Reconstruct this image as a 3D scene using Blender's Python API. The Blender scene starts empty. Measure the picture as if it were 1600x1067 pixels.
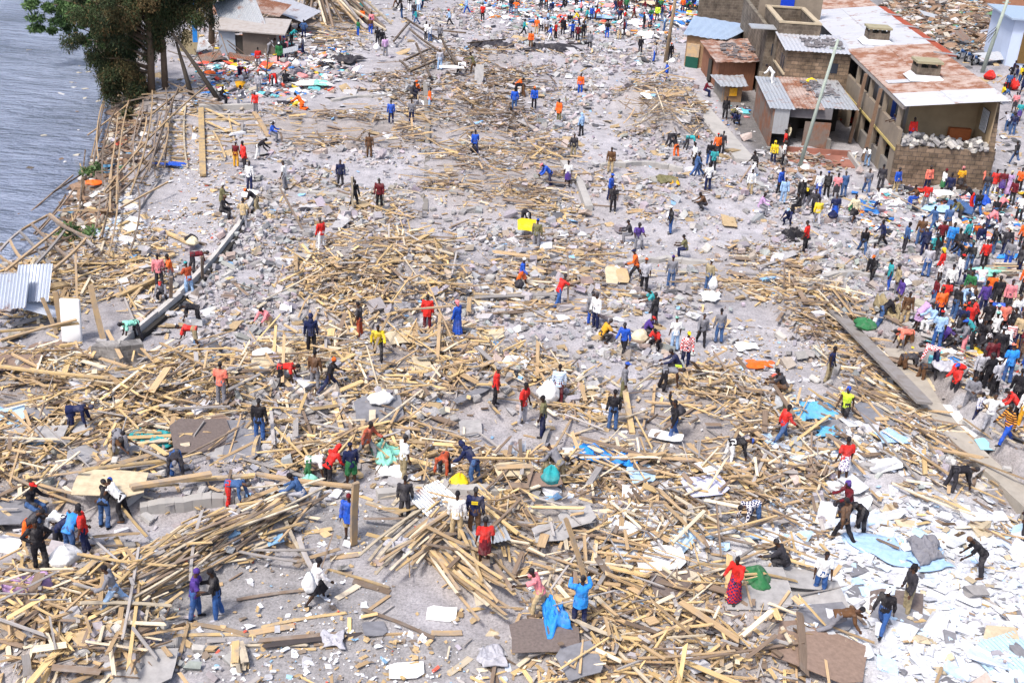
import bpy, math, random
import numpy as np
from mathutils import Vector, Matrix, Euler
random.seed(11); rng = np.random.default_rng(11)
S = bpy.context.scene; COL = S.collection

# ------------------------------------------------------------------ camera, sky, sun, exposure
F = 1750.0; TH = math.radians(25.5); RO = math.radians(-3.3); HC = 19.5
_f = np.array([0, math.cos(TH), -math.sin(TH)]); _r = np.array([1., 0, 0]); _u = np.cross(_r, _f)
RV = math.cos(RO)*_r - math.sin(RO)*_u; UV = math.sin(RO)*_r + math.cos(RO)*_u
cd = bpy.data.cameras.new('camera'); cam = bpy.data.objects.new('camera', cd); COL.objects.link(cam)
cd.sensor_width = 36; cd.lens = F/1600*36; cd.clip_end = 6000; cd.clip_start = .1
cam.matrix_world = Matrix(((RV[0], UV[0], -_f[0], 0), (RV[1], UV[1], -_f[1], 0), (RV[2], UV[2], -_f[2], HC), (0, 0, 0, 1)))
S.camera = cam
SUN_EL, SUN_AZ = math.radians(58), math.radians(218)       # azimuth clockwise from +Y: behind the camera, to its left
W = bpy.data.worlds.new('World'); S.world = W; W.use_nodes = True
nt = W.node_tree; bg = nt.nodes['Background']; sk = nt.nodes.new('ShaderNodeTexSky')
sk.sky_type = 'NISHITA'; sk.sun_disc = False; sk.sun_elevation = SUN_EL; sk.sun_rotation = SUN_AZ
sk.dust_density = 4.0; sk.air_density = 1.0; sk.ozone_density = 1.0
nt.links.new(sk.outputs[0], bg.inputs[0]); bg.inputs[1].default_value = .15
sd = bpy.data.lights.new('sun', 'SUN'); sd.energy = 2.4; sd.angle = math.radians(9); sd.color = (1, .95, .88)
sun = bpy.data.objects.new('sun', sd); COL.objects.link(sun)
sdir = Vector((math.sin(SUN_AZ)*math.cos(SUN_EL), math.cos(SUN_AZ)*math.cos(SUN_EL), math.sin(SUN_EL)))
sun.rotation_euler = sdir.to_track_quat('Z', 'Y').to_euler(); sun.location = (0, 0, 60)
S.view_settings.view_transform = 'Standard'; S.view_settings.look = 'None'; S.view_settings.exposure = .62
S.view_settings.gamma = 1; S.view_settings.use_curve_mapping = False
S.cycles.max_bounces = 6; S.cycles.diffuse_bounces = 3; S.cycles.glossy_bounces = 2; S.cycles.transmission_bounces = 2

# ------------------------------------------------------------------ where a pixel of the photograph lies on the ground
def P(px, py, z=0.):
    d = _f*F + RV*(px-800) - UV*(py-533.5)
    return np.array([0, 0, HC]) + d*((z-HC)/d[2])
def proj(x, y, z=0.):
    vx, vy, vz = x, y, z-HC
    w = vx*_f[0]+vy*_f[1]+vz*_f[2]; w = np.where(w > 1, w, 1)
    a = vx*RV[0]+vy*RV[1]+vz*RV[2]; b = vx*UV[0]+vy*UV[1]+vz*UV[2]
    return 800+F*a/w, 533.5-F*b/w
def sstep(t): t = np.clip(t, 0, 1); return t*t*(3-2*t)

# value noise for the terrain and for scatter
_NG = rng.random((256, 256))
def vnoise(x, y):
    xi = np.floor(x).astype(int); yi = np.floor(y).astype(int); fx = x-xi; fy = y-yi
    fx = fx*fx*(3-2*fx); fy = fy*fy*(3-2*fy); g = lambda a, b: _NG[a % 256, b % 256]
    return (g(xi, yi)*(1-fx)+g(xi+1, yi)*fx)*(1-fy)+(g(xi, yi+1)*(1-fx)+g(xi+1, yi+1)*fx)*fy

# zones: cx, cy, rx, ry (photo pixels), turn, density, heap height (m), palette
TIMBER = [
 (590,440,150,75,0,1.3,1.0,'y'),(160,612,340,62,0,1.5,.6,'y'),(80,735,190,95,0,1.4,.55,'y'),(90,970,200,120,0,1.2,.5,'y'),
 (330,868,190,50,-27,.9,.5,'y'),(640,590,290,75,0,1.0,.35,'y'),(470,690,290,60,0,1.0,.3,'y'),(950,800,330,110,0,1.4,.45,'m'),
 (1120,640,150,62,0,1.1,.4,'m'),(1040,1000,270,100,0,1.6,.5,'y'),(890,870,270,80,0,1.1,.35,'m'),(1275,490,75,48,20,1.4,.8,'b'),
 (780,285,130,70,0,2.2,.4,'b'),(1030,183,76,40,10,2.6,1.4,'b'),(745,190,100,40,0,2.2,.4,'d'),(560,203,175,40,0,1.5,.2,'b'),
 (330,215,95,62,0,.18,.0,'y'),(130,425,150,95,0,.45,.1,'y'),(1400,640,150,115,32,.9,.3,'m'),(1480,820,150,110,40,.6,.2,'m'),
 (720,140,160,70,0,.8,.15,'d'),(660,845,70,40,-30,1.0,.3,'y'),(720,900,80,45,25,1.1,.25,'y'),(880,440,140,70,0,.55,.15,'b'),
 (1160,430,130,45,0,.5,.1,'b'),(1120,730,220,70,0,1.1,.3,'m'),(1300,1020,130,60,0,.6,.15,'m'),(640,330,190,45,0,.4,.1,'m'),
 (230,770,170,60,0,.8,.25,'y'),(900,650,130,60,0,.6,.15,'y'),(460,330,80,70,0,.25,0,'b'),(380,840,160,40,-15,.35,.1,'y'),
 (480,990,170,70,0,.13,0,'y'),(1510,780,90,110,45,.7,.1,'m'),(520,40,70,45,0,.8,.2,'b'),(440,60,60,50,0,.6,.2,'b'),
 (1200,880,110,60,0,.7,.15,'m'),(830,1040,150,60,0,.5,.1,'y'),(1560,480,60,50,0,.5,.1,'m'),(930,310,130,60,0,.3,.1,'b')]
TIMBER += [(-170,820,190,260,0,1.0,.3,'y'),(700,1180,900,90,0,.8,.2,'y'),(1720,900,120,120,40,.4,.1,'m')]
RUBBLE = [
 (-150,480,200,130,0,.6,.1,'c'),(1760,560,160,220,0,.7,.1,'c'), (400,430,95,120,20,1.3,.25,'c'),(560,290,190,80,0,.9,.15,'c'),(960,225,260,120,0,.9,.25,'c'),(960,105,290,70,0,1.0,.2,'c'),
 (930,560,170,80,0,.8,.15,'c'),(430,625,90,45,0,.7,.2,'c'),(1150,350,220,80,0,.9,.2,'c'),(1440,430,230,150,20,1.0,.2,'c'),
 (270,765,220,55,0,.9,.25,'c'),(700,345,170,60,0,.8,.1,'c'),(600,120,220,60,0,.8,.15,'c'),(620,620,220,60,0,.6,.1,'c'),
 (700,470,120,70,0,.6,.1,'c'),(1000,480,150,90,0,.6,.1,'c'),(1300,570,120,60,0,.5,.1,'c'),(200,850,130,80,0,.7,.15,'c'),
 (1530,690,60,80,40,.6,.1,'c'),(1200,250,70,90,30,.7,.1,'c'),(760,60,260,60,0,.7,.1,'c'),(1350,720,200,80,0,.4,.1,'c'),
 (250,1010,150,60,0,.6,.15,'c'),(460,150,110,50,0,.8,.15,'c'),(800,420,250,100,0,.35,0,'c')]
LITTER = [
 (1730,1000,170,170,0,1.8,0,'w'),(1740,420,150,170,0,1.4,0,'k'), (1420,910,270,140,8,3.,.1,'w'),(1270,850,130,70,0,2.2,.1,'w'),(1480,1010,220,100,0,2.6,.05,'w'),(1100,860,180,60,0,.9,0,'w'),
 (480,950,220,110,0,.35,0,'w'),(800,760,900,360,0,.2,0,'n'),(800,260,900,260,0,.14,0,'n'),(1490,330,160,60,0,2.4,.1,'k'),
 (1500,560,110,70,0,1.8,.05,'k'),(950,20,220,40,0,1.6,.1,'k'),(430,110,130,60,0,1.8,.15,'k'),(145,250,70,120,25,3.0,0,'t'),
 (120,330,60,50,0,2.2,0,'t'),(1150,150,60,50,0,1.2,0,'k'),(1470,35,110,50,0,2.5,.3,'t'),(200,330,90,60,0,.7,0,'w'),
 (1350,690,170,80,0,.9,0,'w'),(1250,270,70,30,0,1.2,0,'t'),(960,750,150,60,0,.6,0,'w'),(640,1030,300,50,0,.5,0,'w')]
BARE = [(430,965,200,100,0),(560,1030,260,45,0),(290,310,80,60,0),(1150,545,110,35,0),(1240,600,90,40,0),(1020,400,90,40,0),(620,60,60,60,0),(560,165,110,22,0),(960,190,60,25,0),(470,150,60,16,0),(560,820,110,40,0),(1175,190,30,75,-38),(1215,225,30,40,-30)]
LITTER += [(430,965,230,110,0,.6,0,'f'),(560,1030,300,60,0,.8,0,'f'),(290,310,110,90,0,.9,0,'f'),(1200,570,160,60,0,.6,0,'f'),(1020,400,120,60,0,.5,0,'f'),(700,880,300,100,0,.5,0,'f')]
def zw(z, px, py):
    a = math.radians(z[4]); dx = px-z[0]; dy = py-z[1]
    u = (dx*math.cos(a)+dy*math.sin(a))/z[2]; v = (-dx*math.sin(a)+dy*math.cos(a))/z[3]
    return u*u+v*v

SHORE_PX = [(-500,520),(-200,470),(0,428),(60,402),(85,355),(92,310),(122,268),(152,225),(168,190),(160,150),(150,110),(138,60),(150,0),(175,-60)]
SHORE = [P(a, b, -1.6)[:2] for a, b in SHORE_PX]; SHORE.append(np.array([-140., 420.])); SHORE.append(np.array([-300., 1500.]))
SHORE = np.array(SHORE); RPOLY = np.vstack([SHORE, [[-3000, 1500], [-3000, SHORE[0][1]]]])
def shore_dist(x, y):
    x = np.asarray(x, float); y = np.asarray(y, float); d = np.full(x.shape, 1e9)
    for (ax, ay), (bx, by) in zip(SHORE[:-1], SHORE[1:]):
        ex, ey = bx-ax, by-ay; t = np.clip(((x-ax)*ex+(y-ay)*ey)/(ex*ex+ey*ey), 0, 1)
        d = np.minimum(d, np.hypot(x-ax-t*ex, y-ay-t*ey))
    ins = np.zeros(x.shape, bool); n = len(RPOLY)
    for i in range(n):
        ax, ay = RPOLY[i]; bx, by = RPOLY[(i+1) % n]
        if ay == by: continue
        c = ((ay > y) != (by > y)) & (x < (bx-ax)*(y-ay)/(by-ay)+ax); ins ^= c
    return np.where(ins, -d, d)
TERR = [P(a, b)[:2] for a, b in [(1340,500),(1405,570),(1500,680),(1590,775),(1700,900)]]
def terrace(x, y):
    d = np.full(np.shape(x), -1e9)
    best = np.full(np.shape(x), 1e9); side = np.zeros(np.shape(x))
    for (ax, ay), (bx, by) in zip(TERR[:-1], TERR[1:]):
        ex, ey = bx-ax, by-ay; L = math.hypot(ex, ey); t = np.clip(((x-ax)*ex+(y-ay)*ey)/(L*L), 0, 1)
        q = np.hypot(x-ax-t*ex, y-ay-t*ey); s = -((x-ax)*ey-(y-ay)*ex)/L
        m = q < best; best = np.where(m, q, best); side = np.where(m, np.sign(s)*q, side)
    ex, ey = TERR[2]-TERR[0]
    return .9*sstep(side/.5+.2)*sstep((TERR[0][1]+4-y)/8.)
def hgt(x, y):
    x = np.asarray(x, float); y = np.asarray(y, float)
    px, py = proj(x, y); z = np.zeros(x.shape)
    for zs in (TIMBER, RUBBLE, LITTER):
        for q in zs:
            if q[6] > 0: z = z + q[6]*sstep(1.15-zw(q, px, py))*(.6+.6*vnoise(x*.55+q[0], y*.55))
    b = 0
    for q in BARE: b = np.maximum(b, sstep(1.3-zw((*q,), px, py)))
    z = z*(1-.8*b)
    z = z+(vnoise(x*.9, y*.9)-.5)*.22*(1-.7*b)+(vnoise(x*3.1, y*3.1)-.5)*.07
    d = shore_dist(x, y); z = z*sstep(d/3.)-1.6*(1-sstep(d/4.2))-np.clip(-d*.3, 0, 1.6)
    return z+terrace(x, y)
def G(px, py, dz=0.):
    z = 0.
    for _ in range(5):
        p = P(px, py, z); z = .5*z+.5*float(hgt(p[0], p[1])) if _ < 4 else float(hgt(p[0], p[1]))
    p = P(px, py, z); return Vector((p[0], p[1], z+dz))

# ------------------------------------------------------------------ materials
MATS = {}
def newmat(name, rough=.8, metal=0.):
    m = bpy.data.materials.new(name); m.use_nodes = True; n = m.node_tree; b = n.nodes['Principled BSDF']
    b.inputs['Roughness'].default_value = rough; b.inputs['Metallic'].default_value = metal
    b.inputs['Specular IOR Level'].default_value = .25
    return m, n, b
def N(n, t, **kw):
    x = n.nodes.new(t)
    for k, v in kw.items():
        if k in x.inputs: x.inputs[k].default_value = v
        else: setattr(x, k, v)
    return x
def mixc(n, fac, a, b, mode='MIX'):
    x = n.nodes.new('ShaderNodeMix'); x.data_type = 'RGBA'; x.blend_type = mode
    for s, v in ((0, fac), (6, a), (7, b)):
        if hasattr(v, 'links') or hasattr(v, 'is_linked'): n.links.new(v, x.inputs[s])
        elif s == 0: x.inputs[0].default_value = v
        else: x.inputs[s].default_value = (*v[:3], 1)
    return x.outputs[2]
def ramp(n, fac, stops):
    r = n.nodes.new('ShaderNodeValToRGB'); n.links.new(fac, r.inputs[0]); e = r.color_ramp.elements
    while len(e) < len(stops): e.new(.5)
    for k, (p, c) in enumerate(stops): e[k].position = p; e[k].color = (*c, 1) if not isinstance(c, (int, float)) else (c, c, c, 1)
    return r.outputs[0]
def bump(n, b, h, dist=.01, strength=.5):
    x = N(n, 'ShaderNodeBump', Distance=dist, Strength=strength); n.links.new(h, x.inputs['Height']); n.links.new(x.outputs[0], b.inputs['Normal'])
def coords(n, scale=(1, 1, 1), src='Object', rand=True):
    tc = n.nodes.new('ShaderNodeTexCoord'); mp = N(n, 'ShaderNodeMapping'); mp.inputs['Scale'].default_value = scale
    n.links.new(tc.outputs[src], mp.inputs[0])
    if rand:
        oi = n.nodes.new('ShaderNodeObjectInfo'); mu = N(n, 'ShaderNodeMath', operation='MULTIPLY'); mu.inputs[1].default_value = 37.
        n.links.new(oi.outputs['Random'], mu.inputs[0]); cx = n.nodes.new('ShaderNodeCombineXYZ')
        for i in range(3): n.links.new(mu.outputs[0], cx.inputs[i])
        n.links.new(cx.outputs[0], mp.inputs['Location'])
    return mp.outputs[0]
def noise(n, vec, scale, detail=3, rough=.6):
    x = N(n, 'ShaderNodeTexNoise', Scale=scale, Detail=detail, Roughness=rough)
    if vec is not None: n.links.new(vec, x.inputs['Vector'])
    return x.outputs['Fac']
def sc(c, k): return tuple(min(1., v*k) for v in c)
def m_plain(name, c, rough=.8, var=.25, scale=6., metal=0., bmp=.004):
    if name in MATS: return MATS[name]
    m, n, b = newmat(name, rough, metal); v = coords(n); f = noise(n, v, scale, 4)
    n.links.new(mixc(n, f, sc(c, 1-var), sc(c, 1+var)), b.inputs['Base Color'])
    if bmp: bump(n, b, noise(n, v, scale*5, 3), bmp)
    MATS[name] = m; return m
def m_wood(name, c):
    if name in MATS: return MATS[name]
    m, n, b = newmat(name, .8); v = coords(n, (1.2, 28, 28)); f = noise(n, v, 1.5, 4, .65)
    v2 = coords(n, (2, 2, 2)); g = noise(n, v2, 1.3, 4)
    a = mixc(n, f, sc(c, .62), sc(c, 1.2)); k = mixc(n, ramp(n, g, [(.45, 0.), (.72, 1.)]), a, (.27, .235, .21))
    oi = n.nodes.new('ShaderNodeObjectInfo'); k2 = mixc(n, 1., k, ramp(n, oi.outputs['Random'], [(0, .62), (1, 1.1)]), 'MULTIPLY')
    n.links.new(k2, b.inputs['Base Color']); bump(n, b, f, .004); MATS[name] = m; return m
WOODC = {'pale': (.70, .60, .45), 'yellow': (.63, .45, .225), 'tan': (.49, .345, .20), 'brown': (.24, .175, .13), 'grey': (.37, .345, .335), 'dark': (.11, .075, .05)}
CLOTHC = {'red': (.62, .025, .02), 'orange': (.85, .14, .02), 'rust': (.42, .075, .03), 'maroon': (.13, .012, .02), 'pink': (.75, .24, .27), 'salmon': (.8, .2, .14),
 'yellow': (.75, .55, .02), 'neon': (.62, .85, .06), 'green': (.03, .16, .06), 'teal': (.03, .33, .36), 'mint': (.25, .62, .5), 'olive': (.16, .15, .075), 'blue': (.02, .09, .5), 'bright blue': (.03, .26, .75), 'sky blue': (.13, .42, .72), 'light blue': (.33, .5, .75),
 'jean blue': (.035, .10, .30), 'navy': (.012, .018, .07), 'denim': (.05, .11, .26), 'purple': (.08, .04, .24), 'lilac': (.5, .32, .55), 'white': (.8, .8, .82), 'cream': (.68, .6, .42), 'beige': (.5, .38, .22), 'khaki': (.33, .27, .16),
 'brown': (.12, .06, .03), 'grey': (.2, .2, .23), 'light grey': (.42, .42, .47), 'dark': (.035, .033, .042), 'black': (.014, .013, .018), 'gold': (.7, .35, .02), 'tan': (.45, .27, .12)}
def m_cloth(cn):
    k = 'cloth '+cn
    if k in MATS: return MATS[k]
    pat = None; base = cn
    for p in ('plaid', 'checked', 'striped', 'patterned'):
        if cn.startswith(p+' '): pat = p; base = cn[len(p)+1:]
    c = CLOTHC[base]
    if not pat:
        m, n, b = newmat(k, .88); v = coords(n); f = noise(n, v, 7., 4, .65); f2 = noise(n, v, 2.2, 4, .7); a = mixc(n, f, sc(c, .62), sc(c, 1.25))
        n.links.new(mixc(n, ramp(n, f2, [(.5, 0.), (.78, .34)]), a, (.32, .30, .29)), b.inputs['Base Color']); bump(n, b, f, .03, .8); MATS[k] = m; return m
    m, n, b = newmat(k, .85); v = coords(n, rand=False)
    if pat == 'striped':
        w = N(n, 'ShaderNodeTexWave', Scale=3.2, bands_direction='Z'); n.links.new(v, w.inputs[0]); fac = ramp(n, w.outputs['Fac'], [(.5, 0.), (.55, 1.)]); other = (.75, .3, .05) if base == 'black' else (.8, .8, .82)
    elif pat == 'patterned':
        w = N(n, 'ShaderNodeTexVoronoi', Scale=14.); n.links.new(v, w.inputs['Vector']); fac = ramp(n, w.outputs['Distance'], [(.3, 0.), (.4, 1.)]); other = (.7, .68, .7)
    else:
        w = N(n, 'ShaderNodeTexChecker', Scale=15. if pat == 'plaid' else 14.); n.links.new(v, w.inputs[0]); fac = w.outputs['Fac']; other = (.03, .025, .12) if pat == 'plaid' else (.75, .72, .75)
    n.links.new(mixc(n, fac, c, other), b.inputs['Base Color']); MATS[k] = m; return m
def m_iron(name, c, rust, rough=.5, metal=.55):
    if name in MATS: return MATS[name]
    m, n, b = newmat(name, rough, metal); v = coords(n); f = noise(n, v, .9, 5, .7); s = noise(n, coords(n, (6, .5, 1)), 2., 3)
    a = mixc(n, s, sc(c, .75), sc(c, 1.15)); r = ramp(n, f, [(max(.02, .72-rust*.5), 0.), (min(.98, .82-rust*.4), 1.)])
    rc = mixc(n, s, (.12, .05, .03), (.32, .15, .09)); n.links.new(mixc(n, r, a, rc), b.inputs['Base Color'])
    iv = N(n, 'ShaderNodeMath', operation='MULTIPLY_ADD'); n.links.new(r, iv.inputs[0]); iv.inputs[1].default_value = -metal; iv.inputs[2].default_value = metal
    n.links.new(iv.outputs[0], b.inputs['Metallic']); bump(n, b, f, .006); MATS[name] = m; return m
def m_brick(name, c1, c2, mortar, bw=.42, bh=.2, axis='xy', dirt=.68):
    if name in MATS: return MATS[name]
    m, n, b = newmat(name, .9); tc = n.nodes.new('ShaderNodeTexCoord'); sp = n.nodes.new('ShaderNodeSeparateXYZ'); n.links.new(tc.outputs['Object'], sp.inputs[0])
    ad = N(n, 'ShaderNodeMath', operation='ADD'); n.links.new(sp.outputs[0], ad.inputs[0]); n.links.new(sp.outputs[1], ad.inputs[1])
    cx = n.nodes.new('ShaderNodeCombineXYZ'); n.links.new(ad.outputs[0], cx.inputs[0]); n.links.new(sp.outputs[2], cx.inputs[1])
    br = N(n, 'ShaderNodeTexBrick', Scale=1.); br.inputs['Brick Width'].default_value = bw; br.inputs['Row Height'].default_value = bh; br.inputs['Mortar Size'].default_value = .018
    br.inputs['Color1'].default_value = (*c1, 1); br.inputs['Color2'].default_value = (*c2, 1); br.inputs['Mortar'].default_value = (*mortar, 1); n.links.new(cx.outputs[0], br.inputs[0])
    f = noise(n, tc.outputs['Object'], 1.1, 5, .65); g = noise(n, tc.outputs['Object'], 9, 4)
    k = mixc(n, 1., br.outputs[0], ramp(n, f, [(.3, 1-dirt), (.62, 1.)]), 'MULTIPLY'); k = mixc(n, 1., k, ramp(n, g, [(.2, .75), (.8, 1.15)]), 'MULTIPLY')
    n.links.new(k, b.inputs['Base Color']); bump(n, b, br.outputs['Fac'], -.02, .6); MATS[name] = m; return m
def m_attr(name, rough=.85, grain=False, spec=.2):
    m, n, b = newmat(name, rough); b.inputs['Specular IOR Level'].default_value = spec
    at = N(n, 'ShaderNodeAttribute', attribute_name='col')
    if grain:
        lo = N(n, 'ShaderNodeAttribute', attribute_name='loc'); mp = N(n, 'ShaderNodeMapping'); mp.inputs['Scale'].default_value = (1.2, 30, 30)
        n.links.new(lo.outputs['Vector'], mp.inputs[0]); f = noise(n, mp.outputs[0], 1.4, 4, .65); g = noise(n, lo.outputs['Vector'], 2.2, 3)
        k = mixc(n, 1., at.outputs['Color'], ramp(n, f, [(.25, .6), (.75, 1.18)]), 'MULTIPLY'); k = mixc(n, ramp(n, g, [(.55, 0.), (.75, .55)]), k, (.25, .22, .2))
    else:
        tc = n.nodes.new('ShaderNodeTexCoord'); f = noise(n, tc.outputs['Object'], 7., 5, .7)
        k = mixc(n, 1., at.outputs['Color'], ramp(n, f, [(.3, .78), (.7, 1.14)]), 'MULTIPLY')
    n.links.new(k, b.inputs['Base Color']); bump(n, b, f, .006 if grain else .02); return m

# ------------------------------------------------------------------ mesh helpers
def tag(o, label=None, cat=None, group=None, kind=None):
    for k, v in (('label', label), ('category', cat), ('group', group), ('kind', kind)):
        if v: o[k] = v
    return o
def empty(name, loc=(0, 0, 0), rz=0.):
    o = bpy.data.objects.new(name, None); COL.objects.link(o); o.location = loc; o.rotation_euler = (0, 0, rz); o.empty_display_size = .2; return o
def link(name, me, parent=None, loc=None, rot=None, scale=None):
    o = bpy.data.objects.new(name, me); COL.objects.link(o)
    if parent: o.parent = parent
    if loc is not None: o.location = loc
    if rot is not None: o.rotation_euler = rot
    if scale is not None: o.scale = scale
    return o
def setmat(o, m):
    o.material_slots[0].link = 'OBJECT'; o.material_slots[0].material = m; return o
def RZ(a): return np.array([[math.cos(a), -math.sin(a), 0], [math.sin(a), math.cos(a), 0], [0, 0, 1]])
class MB:
    def __init__(s): s.v = []; s.f = []
    def add(s, v, f):
        o = len(s.v); s.v += [tuple(map(float, p)) for p in v]; s.f += [tuple(i+o for i in q) for q in f]; return s
    def hexa(s, v): return s.add(v, [(0, 3, 2, 1), (4, 5, 6, 7), (0, 1, 5, 4), (1, 2, 6, 5), (2, 3, 7, 6), (3, 0, 4, 7)])
    def box(s, x0, x1, y0, y1, z0, z1): return s.hexa([(x0, y0, z0), (x1, y0, z0), (x1, y1, z0), (x0, y1, z0), (x0, y0, z1), (x1, y0, z1), (x1, y1, z1), (x0, y1, z1)])
    def beam(s, a, b, w, t=None, up=(0, 0, 1)):
        a = Vector(a); b = Vector(b); d = (b-a).normalized(); t = t or w; up = Vector(up)
        if abs(d.dot(up)) > .95: up = Vector((1, 0, 0))
        sx = d.cross(up).normalized()*w/2; sz = sx.cross(d).normalized()*t/2
        return s.hexa([a-sx-sz, b-sx-sz, b+sx-sz, a+sx-sz, a-sx+sz, b-sx+sz, b+sx+sz, a+sx+sz])
    def tube(s, pts, rad, seg=8, lat=None):
        """closed tube through pts; rad: list of r or (a, b)"""
        pts = [Vector(p) for p in pts]; n = len(pts); rings = []
        for i, p in enumerate(pts):
            d = (pts[min(i+1, n-1)]-pts[max(i-1, 0)]).normalized()
            l = Vector(lat) if lat is not None else (Vector((1, 0, 0)) if abs(d.x) < .9 else Vector((0, 1, 0)))
            x = (l-d*l.dot(d)).normalized(); y = d.cross(x); r = rad[i]; a, b = r if isinstance(r, (tuple, list)) else (r, r)
            rings.append([p+x*a*math.cos(2*math.pi*k/seg)+y*b*math.sin(2*math.pi*k/seg) for k in range(seg)])
        v = [q for r in rings for q in r]; f = []
        for i in range(n-1):
            for k in range(seg):
                k2 = (k+1) % seg; f.append((i*seg+k, i*seg+k2, (i+1)*seg+k2, (i+1)*seg+k))
        f.append(tuple(range(seg-1, -1, -1))); f.append(tuple((n-1)*seg+k for k in range(seg)))
        return s.add(v, f)
    def ell(s, c, r, M=None, seg=12, rings=8):
        v = []; f = []; M = M or Matrix.Identity(3); c = Vector(c)
        for i in range(1, rings):
            a = math.pi*i/rings
            for k in range(seg):
                b = 2*math.pi*k/seg; v.append(c+M@Vector((r[0]*math.sin(a)*math.cos(b), r[1]*math.sin(a)*math.sin(b), r[2]*math.cos(a))))
        t = len(v); v += [c+M@Vector((0, 0, r[2])), c+M@Vector((0, 0, -r[2]))]
        for i in range(rings-2):
            for k in range(seg):
                k2 = (k+1) % seg; f.append((i*seg+k, (i+1)*seg+k, (i+1)*seg+k2, i*seg+k2))
        for k in range(seg):
            k2 = (k+1) % seg; f.append((t, k, k2)); f.append((t+1, (rings-2)*seg+k2, (rings-2)*seg+k))
        return s.add(v, f)
    def mesh(s, name, smooth=False):
        me = bpy.data.meshes.new(name); me.from_pydata(s.v, [], s.f); me.materials.append(None)
        me.polygons.foreach_set('use_smooth', [bool(smooth)]*len(me.polygons))
        return me
    def build(s, name, mat, parent=None, smooth=False, loc=None, rot=None):
        me = s.mesh(name, smooth); me.materials[0] = mat; return link(name, me, parent, loc, rot)
def boxes(name, cen, dim, R, col, mat, jit=0., loc=True, seedv=None):
    """one stuff mesh of many boxes: centres (n,3), sizes (n,3), rotations (n,3,3), colours (n,3)"""
    n = len(cen); u = np.array([(-1, -1, -1), (1, -1, -1), (1, 1, -1), (-1, 1, -1), (-1, -1, 1), (1, -1, 1), (1, 1, 1), (-1, 1, 1)])*.5
    L = u[None]*np.ones((n, 1, 1))
    if jit: L = L+rng.uniform(-jit, jit, L.shape)
    L = L*dim[:, None, :]; V = np.einsum('nij,nkj->nki', R, L)+cen[:, None, :]
    fq = np.array([(0, 3, 2, 1), (4, 5, 6, 7), (0, 1, 5, 4), (1, 2, 6, 5), (2, 3, 7, 6), (3, 0, 4, 7)])
    Fc = (np.arange(n)*8)[:, None, None]+fq[None]
    me = bpy.data.meshes.new(name); me.vertices.add(n*8); me.vertices.foreach_set('co', V.reshape(-1)); me.loops.add(n*24); me.polygons.add(n*6)
    me.loops.foreach_set('vertex_index', Fc.reshape(-1).astype(np.int32)); me.polygons.foreach_set('loop_start', np.arange(n*6, dtype=np.int32)*4)
    me.polygons.foreach_set('use_smooth', np.zeros(n*6, bool)); me.update(calc_edges=True)
    a = me.attributes.new('col', 'FLOAT_COLOR', 'POINT'); c4 = np.ones((n, 8, 4)); c4[:, :, :3] = col[:, None, :]; a.data.foreach_set('color', c4.reshape(-1))
    if loc:
        a = me.attributes.new('loc', 'FLOAT_VECTOR', 'POINT'); a.data.foreach_set('vector', (L+rng.uniform(0, 90, (n, 1, 3))).reshape(-1))
    me.materials.append(mat); return link(name, me)
def rotm(yaw, pitch, rollv):
    cy, sy, cp, sp, cr, sr = np.cos(yaw), np.sin(yaw), np.cos(pitch), np.sin(pitch), np.cos(rollv), np.sin(rollv); o = np.zeros_like(cy); l = o+1
    A = np.stack([np.stack([cy, -sy, o], -1), np.stack([sy, cy, o], -1), np.stack([o, o, l], -1)], -2)
    B = np.stack([np.stack([cp, o, sp], -1), np.stack([o, l, o], -1), np.stack([-sp, o, cp], -1)], -2)
    Cc = np.stack([np.stack([l, o, o], -1), np.stack([o, cr, -sr], -1), np.stack([o, sr, cr], -1)], -2)
    return A@B@Cc

# ------------------------------------------------------------------ ground sheet and river
ys = np.concatenate([[-60, -20, 0, 8, 12], 14*1.0062**np.arange(0, 420), [215, 260, 340, 500, 900, 1800, 3500]])
us = np.concatenate([[-8, -3, -1.5, -.95, -.78], np.linspace(-.66, .66, 421), [.78, .95, 1.5, 3, 8]])
YY, UU = np.meshgrid(ys, us, indexing='ij'); XX = UU*np.maximum(YY+8, 20); ZZ = hgt(XX, YY)
gpx, gpy = proj(XX, YY)
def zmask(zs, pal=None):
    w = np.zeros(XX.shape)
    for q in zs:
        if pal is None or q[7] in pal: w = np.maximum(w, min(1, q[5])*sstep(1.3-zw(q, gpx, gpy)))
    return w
n1 = vnoise(XX*.35, YY*.35); n2 = vnoise(XX*1.7+9, YY*1.7); n3 = vnoise(XX*.08+3, YY*.08)
gc = np.ones(XX.shape+(3,))*np.array([.338, .324, .343]); gc *= (.8+.35*n1+.2*(n2-.5))[..., None]
def blend(c, w):
    global gc
    gc = gc*(1-w[..., None])+np.array(c)*w[..., None]
blend((.405, .392, .422), zmask(RUBBLE)*.6); blend((.25, .215, .19), zmask(TIMBER)*.7*(.5+.6*n2)); blend((.60, .62, .67), np.clip(zmask(LITTER, 'w'), 0, 1)*np.clip((gpx-1100)/120, 0, 1)*sstep(n2*1.6+.1)*(gpy > 650))  # timber zones browned and darkened, standing in for shaded gaps between planks
bm = np.zeros(XX.shape)
for q in BARE: bm = np.maximum(bm, sstep(1.4-zw(q, gpx, gpy)))
blend((.27, .26, .262), bm*.8*(.7+.5*n1)*(gpy > 700)); blend((.36, .345, .36), bm*.5*(gpy <= 700))
sdist = shore_dist(XX, YY); blend((.12, .09, .065), sstep(1.25-sdist/3.8)*.85)
alley = np.maximum(sstep(1.3-zw((1180, 195, 38, 85, -38), gpx, gpy)), sstep(1.3-zw((1480, 40, 130, 60, 20), gpx, gpy))); blend((.1, .095, .09), alley*.8)
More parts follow.
